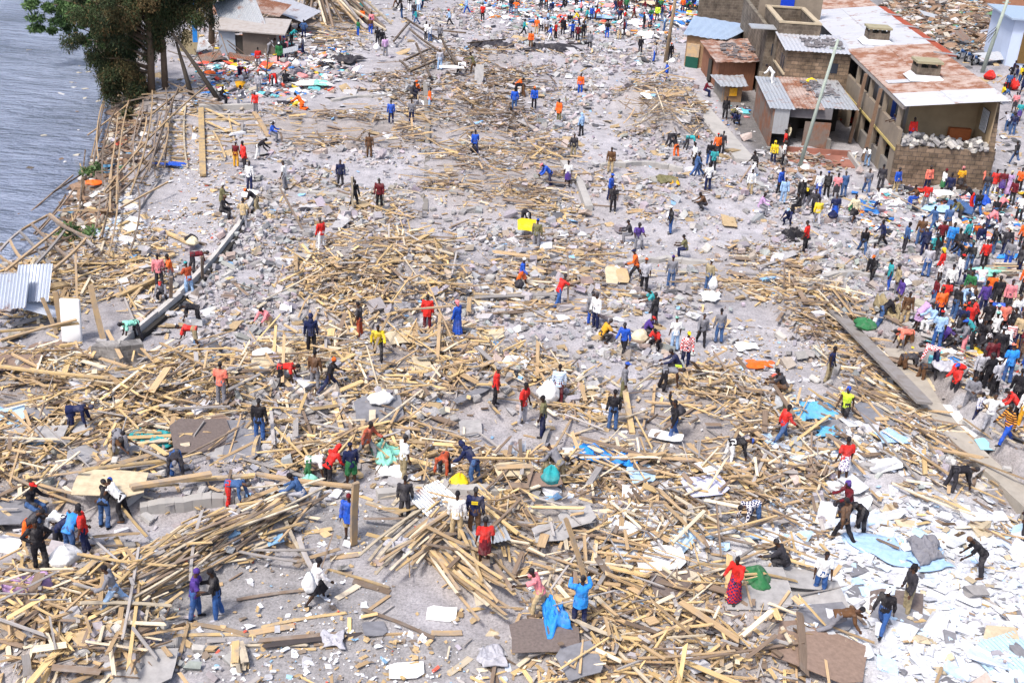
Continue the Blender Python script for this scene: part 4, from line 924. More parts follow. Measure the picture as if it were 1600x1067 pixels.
for i in range(5): g_.box(hw-.52, hw-.48, 1.2, 2.29, 3.3+i*.31, 3.34+i*.31)
g_.build('window_bars', m_plain('bar white', (.6, .62, .66), .5, .1), wf)
MB().box(3.7, 5.0, 2.7, 3.1, 2.42, 3.1).build('broken_cupboard', m_plain('rusty orange', (.4, .12, .04), .7, .3), house)
# west side: upper gallery with parapet, posts, openings
MB().box(0, .22, .4, 17.3, 2.2, 3.35).build('parapet', PLASTER, house); MB().box(-.06, .28, .4, 17.3, 2.06, 2.2).build('ledge', m_plain('yellow ledge', (.45, .36, .14), .8, .3), house)
MB().box(-.1, .1, .2, 17.6, 4.62, 4.84).build('roof_beam', m_wood('wood grey', WOODC['grey']), house)
for y in (1.2, 4.9, 8.9, 13.0, 16.9): MB().box(-.02, .24, y, y+.26, 3.35, 4.62).build('post', PLASTER, house)
MB().box(1.2, 1.4, 3.5, 46, 2.42, 4.9).build('gallery_wall', m_plain('stained plaster', (.20, .18, .17), .95, .4, 1.), house)
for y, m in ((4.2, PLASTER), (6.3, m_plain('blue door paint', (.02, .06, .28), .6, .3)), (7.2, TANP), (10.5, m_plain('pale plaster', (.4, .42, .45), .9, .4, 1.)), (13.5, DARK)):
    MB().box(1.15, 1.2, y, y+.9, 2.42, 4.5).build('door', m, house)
for y0, y1 in ((.4, 1.6), (3.6, 4.4), (6.2, 7.3), (9.8, 11.0), (14, 17.3)): MB().box(0, .3, y0, y1, 0, 2.06).build('lower_wall', PLASTER, house)
for y0, y1 in ((1.6, 3.6), (4.4, 6.2), (7.3, 9.8)): MB().box(.05, .25, y0, y1, 0, .95).build('window_sill', CONCD, house)
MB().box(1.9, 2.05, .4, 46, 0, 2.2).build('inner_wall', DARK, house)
for i, y in enumerate((5.2, 9.6)):
    MB().beam((-.5, y+.1, 0), (-.28, y, 4.7), .2, .2).build('steel_column', m_plain('rusty column', (.20, .13, .09), .8, .35), house)
def chimney(x, y, s):
    z = z_at(x); b = MB(); b.box(x-s, x+s, y-s, y+s, z-.3, z+.75)
    o = b.build('chimney', STONE2, house); cap = MB(); cap.box(x-s-.1, x+s+.1, y-s-.1, y+s+.1, z+1.02, z+1.16).build('chimney_cap', m_plain('mossy stone', (.30, .27, .18), .9, .4, 3.), o)
    for dx in (-1, 0, 1):
        for dy in (-1, 1): MB().box(x+dx*s*.85-.09, x+dx*s*.85+.09, y+dy*s*.85-.09, y+dy*s*.85+.09, z+.75, z+1.02).build('chimney_block', STONE2, o)
    MB().hexa([(x-s-.45, y-s-.55, z-.02), (x+s+.35, y-s-.5, z+.05), (x+s+.3, y+s+.2, z+.06), (x-s-.4, y+s+.2, z), (x-s-.03, y-s-.03, z+.3), (x+s+.03, y-s-.03, z+.3), (x+s+.03, y+s+.03, z+.3), (x-s-.03, y+s+.03, z+.3)]).build('chimney_flashing', m_plain('cement flashing', (.55, .56, .6), .8, .25, 3.), o)
chimney(2.35, 19.2, .75); chimney(2.7, 6.8, .72)
# far gutter screens of rusty iron on the east edge
for y in (13.5, 19, 24.5, 30): MB().box(hw+.1, hw+.85, y, y+5.2, 5.5, 5.56).build('gutter_screen', m_iron('red rusty iron', (.35, .07, .03), .4, .7, .1), house); MB().beam((hw-.8, y, 5.74), (hw+1., y, 5.64), .09).build('gutter_bracket', IRG, house)
# wing of the house with its own roof, and the open roofless box behind it
MB().box(-4.5, 0, 15.9, 16.2, 0, 4.75).build('wing_front_wall', STONE, house); MB().box(-4.5, -4.2, 16.2, 21.2, 0, 4.75).build('wing_side_wall', STONE, house)
for x, z in ((-1.1, 3.7),): MB().box(x-.3, x+.3, 15.86, 15.9, z-.35, z+.35).build('window', m_plain('window dark', (.03, .035, .05), .3, .2), house)
for y in (16.8, 17.7): MB().box(-4.54, -4.5, y, y+.5, 3.3, 4.2).build('window', m_plain('window dark', (.03, .035, .05), .3, .2), house)
mb = corr(4.9, 5.6, .022, .3); me = mb.mesh('wing_roof'); me.materials[0] = IRW; link('wing_roof', me, house, (-2.3, 18.3, 5.0), (.06, 0, 0))
for a in [(-4.6, -1.5, 20.6, 20.9), (-4.6, -1.5, 28.2, 28.5), (-4.6, -4.3, 20.9, 28.2), (-1.8, -1.5, 20.9, 28.2)]: MB().box(*a, 0, 5.9).build('box_wall', STONE2, house); MB().box(a[0]-.04, a[1]+.04, a[2]-.04, a[3]+.04, 5.9, 6.02).build('coping', CREAM, house)
MB().box(-4.3, -1.8, 20.9, 28.2, 4.4, 4.5).build('box_floor', STONE2, house)
MB().box(-4.62, -4.5, 15.9, 21., 3.0, 3.14).build('ledge', CREAM, house)
# tower block behind with a blue door
tower = empty('stone_tenement', HL(-4.9, 22), HYAW); tag(tower, 'stone tenement corner with a bright blue door behind the roofless box', 'house')
MB().box(-.3, 1.0, 0, .35, 0, 5.2).build('front_wall', STONE2, tower); MB().box(-.3, 0, .35, 16, 0, 5.2).build('side_wall', STONE2, tower); MB().box(-1.6, 1.6, -.5, 1.4, 5.2, 5.28).build('roof', IRG, tower)
MB().box(1., 5., 7.5, 7.8, 0, 8).build('rear_wall', PLASTER, tower); MB().box(1.6, 2.7, 7.42, 7.5, 5.4, 8).build('door', m_plain('bright blue paint', (.01, .05, .5), .5, .2), tower); MB().box(-.1, 1., 7.5, 7.8, 0, 8.).build('parapet', PLASTER, tower)
MB().box(.2, .7, -.04, 0, 3.2, 4.1).build('window', m_plain('window dark', (.03, .035, .05), .3, .2), tower)
MB().box(-1.0, -.3, -3.5, -3.3, 0, 2.6).build('stair_wall', PLASTER, tower); MB().box(-.3, .1, -6.3, -3.3, 0, 2.3).build('stair_wall', PLASTER, tower)
# lean-to in front of the wing
lean = empty('lean_to', HL(-6.4, 6.9), HYAW); tag(lean, 'low lean-to with grey and rusty iron roof and dark open front', 'shed')
for x0, x1, m in ((-.25, 1.4, IRG), (1.3, 3.4, IRR), (3.3, 5.75, IRG)):
    mb = corr(x1-x0, 8.4, .02, .25); me = mb.mesh('roof'); me.materials[0] = m; link('roof', me, lean, ((x0+x1)/2, 3.9+(x1*.25), 2.75), (.035, 0, 0))
RUSTM = m_iron('brown rusty iron', (.20, .16, .14), .55, .8, .05)
MB().box(0, .12, .2, 8.5, 0, 2.6).build('side_wall', RUSTM, lean); MB().box(.12, 1.1, .2, .3, .9, 2.6).build('front_panel', IRG, lean); MB().box(1.1, 4.0, .9, 1., 1.9, 2.6).build('front_panel', m_plain('grimy panel', (.17, .165, .18), .85, .4, 2.), lean); MB().box(2.3, 4.0, .75, .86, 0, 1.7).build('front_panel', RUSTM, lean); MB().box(.12, 5.4, 5.5, 5.7, 0, 2.6).build('back_wall', DARK, lean); MB().box(3.9, 4.1, .3, 3, 0, .7).build('front_step', CONCD, lean)  # upper front panel is coloured dark grey
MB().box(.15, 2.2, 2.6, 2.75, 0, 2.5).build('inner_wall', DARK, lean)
fnd = empty('broken_floor', HL(-5.7, 3.4), HYAW); tag(fnd, 'low broken red painted floor with kerb in front of the lean-to', 'foundation')
REDC = m_plain('red oxide floor', (.27, .12, .09), .9, .6, 1.2, 0, .01); MB().box(0, 4.3, 0, 2.6, -.3, .05).build('floor', REDC, fnd); MB().box(-.18, 0, -.18, 2.78, -.3, .32).build('kerb', CONC, fnd); MB().box(0, 4.5, 2.6, 2.78, -.3, .36).build('kerb', REDC, fnd); MB().box(4.3, 4.48, -1.2, 2.6, -.3, .34).build('kerb', CONC, fnd)

# sheds along the alley
def shed(name, label, pts, zf, zb, wall, roof, door=None, side=None):
    """pts: four ground corners, front-left, front-right, back-right, back-left"""
    c = [Vector((p[0], p[1], 0)) for p in pts]; o0 = c[0].copy(); r = empty(name, o0); tag(r, label, 'shed'); c = [p-o0 for p in c]; z = [zf, zf, zb, zb]
    for i in range(4):
        a, b = c[i], c[(i+1) % 4]; d = (b-a).normalized(); nn = Vector((-d.y, d.x, 0))*.1; m = MB(); m.hexa([a, b, b+nn, a+nn, a+Vector((0, 0, z[i])), b+Vector((0, 0, z[(i+1) % 4])), b+nn+Vector((0, 0, z[(i+1) % 4])), a+nn+Vector((0, 0, z[i]))]); m.build('wall', (side or wall) if i % 2 else wall, r)
    ov = .35; u = (c[1]-c[0]).normalized()*ov; w = (c[3]-c[0]).normalized()*ov; q = [c[0]-u-w, c[1]+u-w, c[2]+u+w, c[3]-u+w]; n = 26; v = []; f = []
    zz = lambda t: zf+.04+(zb-zf)*t
    for i in range(n+1):
        a = q[0].lerp(q[1], i/n); b = q[3].lerp(q[2], i/n); k = .025*math.sin(i*1.57)
        for j in range(7): p = a.lerp(b, j/6); v.append((p.x, p.y, zz(j/6)+k+.03*math.sin(j*2.1+i*.3)))
    for i in range(n):
        for j in range(6): f.append((i*7+j, (i+1)*7+j, (i+1)*7+j+1, i*7+j+1))
    mb = MB(); mb.add(v, f); me = mb.mesh('roof'); me.materials[0] = roof; ro = link('roof', me, r); s_ = ro.modifiers.new('s', 'SOLIDIFY'); s_.thickness = .03; s_.offset = -1
    return r, c
BLUEW = m_iron('blue grey iron', (.40, .46, .55), .2, .5, .3); BRN = m_iron('brown iron', (.22, .10, .06), .9, .8, .05)
s1, c = shed('metal_shed', 'blue grey metal shed with pale iron roof and open plank door', [(13.4, 97.6), (16.2, 96.4), (20.4, 105.5), (15.6, 108.5)], 2.75, 2.5, m_plain('plank wall', (.27, .17, .10), .9, .4, 4.), IRB, None, BLUEW)
MB().box(.15, 1.25, -.22, -.12, 1., 2.1).build('door', m_wood('wood tan', WOODC['tan']), s1, rot=(0, 0, -.4)); MB().box(.15, 1.25, -.24, -.12, 0, 1.).build('door_panel', m_plain('dark green paint', (.01, .07, .05), .6, .2), s1, rot=(0, 0, -.4))
s2, c = shed('rusty_shed', 'brown rusty metal shed with littered iron roof and narrow dark door', [(14.9, 88.6), (18.0, 89.8), (19.6, 98.5), (14.6, 95.6)], 2.35, 2.6, BRN, IRR, None, BRN)
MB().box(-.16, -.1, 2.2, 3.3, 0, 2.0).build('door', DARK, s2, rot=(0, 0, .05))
s3, c = shed('kiosk', 'small low kiosk with rusty and grey iron roof before the rusty shed', [(14.9, 85.2), (16.4, 85.6), (16.6, 88.2), (14.6, 87.8)], 1.25, 1.4, m_plain('plank wall', (.27, .17, .10), .9, .4, 4.), IRG, None, CONCD)
MB().box(.5, 1.1, -.1, -.03, .5, 1.1).build('hanging_cloth', m_cloth('gold'), s3, rot=(0, 0, .26))
blue = empty('pale_blue_house', Vector(P(1570, 105, 0))); tag(blue, 'pale blue walled house with a flat grey roof at the photo edge', 'house')
PB = m_plain('pale blue wall', (.5, .58, .75), .85, .1, 1.); MB().box(0, 9, .2, 8, 0, 4.3).build('wall', PB, blue, rot=(0, 0, R_(-6))); MB().box(-.5, 9.5, -.4, 8.5, 4.3, 4.45).build('roof', IRB, blue, rot=(0, 0, R_(-6))); MB().box(1.0, 3.2, .1, .2, .4, 3.2).build('window', m_plain('window rust', (.15, .09, .03), .7, .5, 8), blue, rot=(0, 0, R_(-6)))
rb = empty('brick_hut', Vector(P(1590, 12, 0))); tag(rb, 'small rust red hut at the far corner beyond the waste heap', 'hut'); MB().box(-3.5, 5, 0, 4, 0, 3).build('wall', m_plain('rust wall', (.32, .16, .10), .9, .4, 1.), rb); MB().box(-3.8, 5.3, -.4, 4.4, 3., 3.1).build('roof', IRR, rb)
bw = empty('boundary_wall', Vector((16.4, 113.5, 0))); tag(bw, 'tall grey brown stone wall behind the metal shed', 'wall'); MB().box(0, 7.5, 0, .4, 0, 3.8).build('wall', STONE2, bw, rot=(0, 0, .12)); MB().box(-.05, 7.55, -.05, .45, 3.8, 3.95).build('coping', CONCD, bw, rot=(0, 0, .12))
# shacks by the river trees
sh = empty('grey_shack', Vector((-25., 91.4, 0)), .05); tag(sh, 'grey plank shack with dark doorway below the collapsed roof', 'shack')
GP = m_wood('wood grey', WOODC['grey']); MB().box(0, 1.3, 0, .12, 0, 2.1).build('wall', m_plain('blue grey panel', (.30, .34, .40), .8, .3, 2.), sh); MB().box(1.3, 1.9, .1, .2, 0, 1.7).build('door', DARK, sh); MB().box(1.9, 4.6, 0, .12, 0, 2.0).build('wall', m_plain('brown panel', (.15, .125, .11), .9, .3, 2.), sh); MB().box(0, .12, .12, 3, 0, 2.1).build('wall', GP, sh); MB().box(4.48, 4.6, .12, 3, 0, 2.).build('wall', GP, sh); MB().hexa([(-.4, -.3, 2.1), (5.4, -.5, 1.95), (5.4, 3.2, 2.5), (-.4, 3.2, 2.6), (-.4, -.3, 2.2), (5.4, -.5, 2.05), (5.4, 3.2, 2.6), (-.4, 3.2, 2.7)]).build('roof', GP, sh)  # the shack door is a dark panel standing in for doorway shade
def sheet_at(name, label, cat, p, w, l, rot, mat, corrug=True, group=None, t=.02):
    mb = corr(w, l, .018, .13) if corrug else MB().box(-w/2, w/2, -l/2, l/2, -t/2, t/2); me = mb.mesh(name); me.materials[0] = mat; o = link(name, me, None, p, rot); return tag(o, label, cat, group)
q = P(374, 22, 2.9); sheet_at('corrugated_roof', 'large tilted pale iron roof sheet over the grey shack', 'iron sheet', q, 3.4, 4.6, (.45, -.25, .35), IRG)
q = P(412, 10, 2.8); sheet_at('rusty_roof', 'rusty brown roof sheet sagging beside the pole stack', 'iron sheet', q, 4, 3, (.2, .12, -.15), IRR)
q = P(455, 14, 2.2); sheet_at('corrugated_roof', 'pale collapsed iron roof sheet beside the pole stack', 'iron sheet', q, 4.5, 3, (.2, .2, -.4), IRW)
q = P(458, 30, 1.4); sheet_at('roof_board', 'brown fallen roof board below the pale collapsed roof', 'board', q, 4.2, 1.6, (.1, .1, -.1), m_wood('wood brown', WOODC['brown']), False, None, .08)
q = P(296, 66, 1.2); sheet_at('hanging_sheet', 'torn beige sheet hanging on poles beside the shack', 'sheet', q, 1.3, 1.8, (1.2, .3, .4), m_cloth('khaki'), False)
q = P(303, 33, 3.5); sheet_at('blue_panel', 'narrow bright blue upright panel behind the trees', 'panel', q, .35, 3.2, (1.57, 0, .2), m_cloth('bright blue'), False, None, .1)
# concrete strips, low walls, kerbs
def strip(name, label, cat, pts, w, h, mat, dz=0.):
    r = None; mb = MB(); q = [G(*p) for p in pts]; o0 = q[0].copy(); o0.z = 0; n = 0
    L, Rr = [], []
    for i, p in enumerate(q):
        d = (q[min(i+1, len(q)-1)]-q[max(i-1, 0)]); d.z = 0; d.normalize(); nn = Vector((-d.y, d.x, 0))*w/2; L.append(p+nn-o0); Rr.append(p-nn-o0)
    for i in range(len(q)-1):
        k = lambda v, z: (v.x+random.uniform(-.03, .03), v.y, v.z+z); a, b, c_, d_ = L[i], Rr[i], Rr[i+1], L[i+1]
        mb.hexa([k(b, -.5), k(a, -.5), k(d_, -.5), k(c_, -.5), k(b, h+dz), k(a, h+dz), k(d_, h+dz+random.uniform(-.04, .04)), k(c_, h+dz)])
    return tag(mb.build(name, mat, None, False, o0), label, cat)
strip('low_wall', 'broken low concrete wall edging the market terrace', 'wall', [(1392, 556), (1420, 590), (1450, 640), (1490, 690), (1530, 730), (1575, 768), (1640, 830)], .8, .35, m_plain('dusty wall', (.34, .31, .27), .95, .35, 2., 0, .02))
strip('trench_kerb', 'concrete kerb along the dark trench by the timber slab', 'kerb', [(396, 318), (372, 362), (340, 405), (312, 436), (280, 470), (245, 500), (200, 538), (170, 562)], .2, .4, m_plain('pale kerb', (.46, .44, .42), .95, .3, 2., 0, .015))
strip('trench', 'raised dark strip painted as trench shade beside its concrete kerb', 'trench', [(402, 316), (377, 364), (345, 408), (317, 440), (284, 474), (250, 504), (205, 543)], .2, .16, m_plain('trench dark', (.035, .032, .03), .95, .3))  # near-black strip above ground, standing in for the shade down the trench
strip('slab_edge', 'pale concrete slab edge with two sitting people', 'kerb', [(312, 172), (350, 172), (400, 170)], .45, .35, CONC)
strip('alley_kerb', 'pale concrete path strip along the alley', 'kerb', [(1078, 152), (1100, 180), (1130, 215), (1165, 255)], 1.3, .25, CONC)
strip('floor_strip', 'narrow dark floor seam wall across the rubble field', 'kerb', [(664, 130), (668, 190), (668, 250), (664, 330)], .3, .1, CONCD)
strip('floor_seam', 'thin concrete foundation seam in the rubble', 'kerb', [(880, 258), (905, 290), (920, 330)], .4, .3, CONC)
strip('bank_seam', 'thin timber form line on the riverside slab', 'kerb', [(255, 275), (215, 330), (185, 352)], .1, .1, GP)
bwall = strip('brick_stub', 'short stub of grey block wall by the trench foot', 'wall', [(150, 566), (190, 566), (224, 562)], .5, .75, m_brick('grey block', (.33, .31, .30), (.26, .245, .24), (.42, .40, .38), .5, .25))
q = G(1375, 565); sheet_at('plank_walkway', 'long grey board walkway slanting up to the low wall', 'walkway', Vector((q.x-.4, q.y-.2, q.z+.55)), 0.6, 9.0, (-.03, .1, .13), m_wood('wood grey', WOODC['grey']), False, None, .1)
for i, (lab, pts) in enumerate([('broken foundation row crossing the far rubble', [(520, 158), (590, 150), (660, 146)]), ('broken foundation row above the plank lattice', [(690, 232), (760, 226), (830, 232)]), ('broken foundation row below the brush heap', [(940, 262), (1010, 258), (1080, 272)]), ('stone row beside the blue robe', [(725, 470), (790, 463), (860, 470)]), ('stone row on bare ground below the white cap walker', [(960, 415), (1040, 408), (1120, 415)]), ('stone row beside the market slope', [(1270, 440), (1330, 430), (1390, 440)]), ('pale foundation row in the middle of the rubble field', [(470, 300), (560, 312), (650, 306)]), ('foundation row under the neat plank stack', [(590, 775), (700, 768), (800, 772)]), ('stone row in the digging field', [(220, 800), (300, 790), (400, 782)])]):
    q = []
    for a, b in zip(pts[:-1], pts[1:]):
        for t in range(6): q.append((a[0]+(b[0]-a[0])*t/6+random.uniform(-2, 2), a[1]+(b[1]-a[1])*t/6+random.uniform(-1.5, 1.5)))
    strip('foundation_row', lab, 'foundation', q, .32, .16+.06*(i % 3), CONC)
for i, (x, y, w, l, a, m, lab) in enumerate([(352, 22, 2.4, 1.8, .3, IRR, 'rusty crumpled sheet behind the grey shack'), (432, 52, 2.6, 1.3, .2, IRR, 'rusty sheet leaning under the pole stack'), (425, 68, 2.2, 1.2, -.3, RUSTM, 'dark brown sheet at the shack end'), (330, 98, 1.8, 1.2, .4, RUSTM, 'dark brown sheet among the scrap before the shack'), (312, 84, 1.6, 1.4, .7, IRG, 'grey sheet propped beside the bare forked tree'), (450, 98, 1.7, 1., .1, IRG, 'small grey sheet in the waste below the pole stack'), (378, 98, 2.2, .8, 0, RUSTM, 'long dark sheet lying before the shack doorway'), (1545, 100, 3.2, 1.6, .4, IRG, 'pale sheet leaning by the cabled green pole'), (1500, 70, 2.2, 1.4, .9, RUSTM, 'brown round cornered board behind the house'), (1452, 30, 2.6, 1.4, .3, IRG, 'grey sheet on the waste lot'), (1575, 60, 2.4, 1.2, .5, RUSTM, 'dark sheet before the pale blue house')]):
    q = G(x, y, .45+.25*(i % 3)); sheet_at('scrap_sheet', lab, 'iron sheet', q, w, l, (random.uniform(.2, .7), random.uniform(-.3, .3), a), m, True, 'scrap sheets by the shacks')
for k in range(20):                                              # loose poles propped round the shack
    q = G(random.uniform(285, 440), random.uniform(78, 128)); d = Vector((random.uniform(-2.2, 2.2), random.uniform(-1.2, 1.2), random.uniform(.3, 2.3))); me = MB().tube([(0, 0, 0), d*.5, d], [.05, .045, .04], 6).mesh('pole'); me.materials[0] = m_wood('wood brown', WOODC['brown']); tag(link('wooden_pole', me, None, q), f"dark brown {'steep' if d.z > 1.3 else 'fallen'} {'long' if d.length > 2.2 else 'short'} pole in the scrap {'beside' if q.x < -22 else 'beyond'} the grey shack", 'pole', 'scrap poles by the shack')
# utility poles
def pole(label, a, b, r, mat, arm=False):
    o = empty('utility_pole', a); tag(o, label, 'pole', 'utility poles'); d = Vector(b)-Vector(a); MB().tube([(0, 0, -.3), d*.5, d], [r, r*.85, r*.65], 10).build('pole', mat, o, True)
    MB().beam(d*.93-Vector((.35, 0, 0)), d*.93+Vector((.35, .1, 0)), .09).build('crossarm', mat, o)
    if arm:
        for i in range(4): MB().beam(d*(.55+.03*i), d*(.55+.03*i)+Vector((random.uniform(-2.5, -1), random.uniform(-3, 1), -.6-.5*i)), .035).build('cable', m_plain('cable black', (.05, .05, .05), .7), o)
GRN = m_plain('green grey pole', (.32, .37, .33), .8, .2, 3.)
q = G(1248, 262); pole('tall leaning green grey pole in front of the lean-to', q, q+Vector((1.15, .3, 7.9)), .13, GRN)
q = G(1534, 114); pole('green pole with tangled cables by the pale blue house', q, q+Vector((.9, .2, 6.6)), .2, GRN, True)
q = G(1039, 98); pole('tan wooden pole at the street stalls', q, q+Vector((.55, .3, 9.)), .16, m_wood('wood tan', WOODC['tan']))

# ------------------------------------------------------------------ trees
def leafmat(name, cs, tr=.2):
    m, n, b = newmat(name, .75); at = N(n, 'ShaderNodeAttribute', attribute_name='col'); n.links.new(at.outputs['Color'], b.inputs['Base Color']); return m
LEAF = leafmat('leaf', None)
def foliage(name, clumps, n_each, size, cols, parent, aspect=3., droop=.3):
    cen = []; 
    n = len(clumps)*n_each; C_ = np.repeat(np.array([c[0] for c in clumps]), n_each, 0); Rr = np.repeat(np.array([c[1] for c in clumps]), n_each, 0)
    d = rng.normal(size=(n, 3)); d /= np.linalg.norm(d, axis=1)[:, None]; rr = rng.random(n)**.45; pos = C_+d*Rr*rr[:, None]; pos[:, 2] -= droop*rng.random(n)*Rr[:, 0]
    ax = rng.normal(size=(n, 3))+d*.9; ax[:, 2] -= droop*1.5; ax /= np.linalg.norm(ax, axis=1)[:, None]; bx = np.cross(ax, rng.normal(size=(n, 3))); bx /= np.linalg.norm(bx, axis=1)[:, None]
    s = size*rng.uniform(.6, 1.5, n); a = ax*(s*aspect/2)[:, None]; b = bx*(s/2)[:, None]; V = np.stack([pos-a, pos+b*.9, pos+a, pos-b*.9], 1)
    ci = np.repeat(rng.integers(0, len(cols), len(clumps)), n_each); mixi = rng.random(n) < .3; ci = np.where(mixi, rng.integers(0, len(cols), n), ci); cc = np.array(cols)[ci]*rng.uniform(.6, 1.4, (n, 1))
    me = bpy.data.meshes.new(name); me.vertices.add(n*4); me.vertices.foreach_set('co', V.reshape(-1)); me.loops.add(n*4); me.polygons.add(n); me.loops.foreach_set('vertex_index', np.arange(n*4, dtype=np.int32)); me.polygons.foreach_set('loop_start', np.arange(n, dtype=np.int32)*4); me.update(calc_edges=True)
    at = me.attributes.new('col', 'FLOAT_COLOR', 'POINT'); c4 = np.ones((n, 4, 4)); c4[:, :, :3] = cc[:, None, :]; at.data.foreach_set('color', c4.reshape(-1)); me.materials.append(LEAF); return link(name, me, parent)
BARK = m_plain('bark', (.13, .095, .07), .95, .4, 6., 0, .03)
def tree(label, base, h, tips, r0, cols, size, clump_r, n_each, sub=5, zmin=1., droop=.4):
    t = empty('tree', base); tag(t, label, 'tree', 'riverside trees'); mb = MB(); top = Vector((random.uniform(-.4, .4), random.uniform(-.4, .4), h)); mb.tube([(0, 0, -.4), top*.3+Vector((.15, 0, 0)), top*.65, top], [r0, r0*.8, r0*.5, r0*.12], 10); clumps = []
    for tp in tips:
        tp = Vector(tp); k = max(.15, min(.9, tp.z/h*.75)); s = top*k; m = s.lerp(tp, .5)+Vector((0, 0, .25)); mb.tube([s, m, tp], [r0*.3, r0*.2, r0*.06], 6)
        for i in range(sub):
            c = s.lerp(tp, random.uniform(.35, 1.08))+Vector([random.gauss(0, clump_r*.55) for _ in range(3)]); c.z = max(zmin, c.z); rr = clump_r*random.uniform(.5, 1.15); clumps.append((tuple(c), (rr, rr, rr*.65)))
    mb.build('trunk', BARK, t, True); foliage('crown', clumps, n_each, size, cols, t, 3.4, droop); return t
CON = [(.036, .052, .022), (.05, .06, .025), (.085, .07, .03), (.025, .038, .018), (.12, .08, .035), (.045, .068, .026)]
LGT = [(.07, .13, .045), (.10, .17, .06), (.05, .095, .035)]
def tips(n, rx, ry, z0, z1, fx=0.): return [(fx+random.uniform(-1, 1)*rx, random.uniform(-1, 1)*ry, random.uniform(z0, z1)) for _ in range(n)]
b1 = Vector(P(236, 146, -.2)); b1.z = -.3
tree('large dark olive conifer with brown tips overhanging the river', b1, 10.5, tips(17, 3.6, 3., 3.8, 9.5, -.6)+[(-3.2, -1, 2.6), (-2.4, -1.5, 1.8), (-4.1, 0, 3.6), (-3.4, -.5, 1.5), (-2.6, 0, 5.2), (1.5, 0, 6), (-3.8, .5, 6.2), (-3.0, -.6, .9), (-2.2, -.8, .6), (-3.7, -.3, 2.0), (-2.8, 0, 3.4), (-2.0, -.6, 4.4), (-2.6, -.9, 1.4), (-3.3, -.6, 2.4), (-1.8, -1.2, 1.6), (-3.9, -.4, 1.2), (-4.2, 0, 5.0), (-4.4, .3, 7.4), (-3.2, 0, 8.4)], .30, CON, .052, .85, 1000, 4, .4, 1.)
b2 = Vector(P(258, 140, 0)); b2.z = -.1
tree('dark conifer with twin trunk beside the torn beige sheet', b2, 10.5, tips(13, 2.6, 2.4, 5.0, 9.5, .8)+[(-.8, 0, 3.6), (3.4, -.4, 8.2), (4.2, 0, 9.), (3., .6, 7.4), (4.8, 0, 8.4), (2.4, -.6, 6.4), (5.2, .4, 9.2)], .26, CON, .052, .8, 1000, 4, 1., 1.)
b3 = Vector(P(168, 96, -1.)); b3.z = -1.2
tree('pale green broadleaf tree behind the conifers on the river bank', b3, 6.5, tips(15, 3.6, 2.2, 1.6, 6.6, -1.8), .2, LGT, .11, .7, 260, 4, 1., .1)
b4 = Vector(P(330, 72, 0)); b4.z = 0
tree('bare forked grey tree with green top beside the shack', b4, 6.5, tips(9, 2.0, 2., 4.4, 7.), .3, [(.035, .075, .025), (.05, .1, .03)], .17, .8, 180, 4, 3., .1)
for px, py, dx, z in ((345, 158, -3.4, 4.2), (300, 150, -1.2, 3.4)):
    q = G(px, py); tag(MB().tube([q+Vector((0, 0, -.2)), q+Vector((dx*.5, .6, z*.5)), q+Vector((dx, 1.2, z))], [.19, .15, .08], 8).build('leaning_trunk', m_plain('dark bark', (.06, .05, .042), .95, .4, 6., 0, .03), None, True), 'dark leaning bare trunk ' + ('beside the concrete slab edge' if px > 320 else 'behind the bank poles'), 'trunk')
for px, py in ((112, 372), (128, 378), (150, 275), (205, 185)):
    q = G(px, py); pl = empty('bush', q); tag(pl, 'low green bush on the river bank ' + {112: 'inside the truss frame', 128: 'beside the truss frame', 150: 'below the bank poles', 205: 'under the conifers'}[px], 'bush', 'bank bushes'); MB().tube([(0, 0, 0), (.1, 0, .7)], [.04, .01], 6).build('stem', BARK, pl); foliage('foliage', [((random.uniform(-.5, .5), random.uniform(-.4, .4), random.uniform(.2, .6)), (.4, .4, .3)) for _ in range(6)], 60, .09, LGT if px < 160 else CON, pl, 2.5, 0)
# ------------------------------------------------------------------ people
rows = [r for r in PEOPLE.strip().split('\n') if r.strip()]
KEEP = 297
def foot_y(r): return float(r.split('|')[0].split(',')[1]) + (1000 if r.split('|')[0].count(',') == 2 else 0)
order = sorted(rows, key=foot_y); FARROWS = order[:max(0, len(order)-KEEP)]; far = set(FARROWS)
_rr = random.Random(5); _cs = ['black', 'dark', 'navy', 'white', 'red', 'blue', 'orange', 'grey', 'maroon', 'teal', 'light blue', 'yellow', 'denim', 'black', 'green', 'pink']
for (x0, x1, y0, y1, k) in ((960, 1050, 4, 50, 22), (1060, 1100, 8, 22, 6), (800, 960, 3, 50, 14), (560, 800, 2, 40, 9), (400, 480, 30, 120, 8), (1548, 1600, 120, 190, 12)):
    FARROWS += [f"{_rr.uniform(x0, x1):.0f},{_rr.uniform(y0, y1):.0f}|{_rr.choice(['stand', 'walk', 'stoop', 'hips', 'stand'])}|{_rr.choice('BFLR')}|{_rr.choice(_cs)} {_rr.choice(['tee', 'shirt', 'jacket'])}|{_rr.choice(['dark', 'black', 'denim', 'navy', 'brown', 'grey'])} trousers||" for _ in range(k)]
def fixlabel(o, spec):
    pos, pose, yaw, top, bot, head, where = [q.strip() for q in spec.split('|')]
    l = f"person in {top}" + (f" and {bot}" if bot else "") + ((" with hood up" if head == 'hood' else f" with {head}") if head else "") + ' ' + where
    o['label'] = l
PERS = []
for r in rows:
    if r in far: continue
    o = person(r); fixlabel(o, r); PERS.append((o, r))
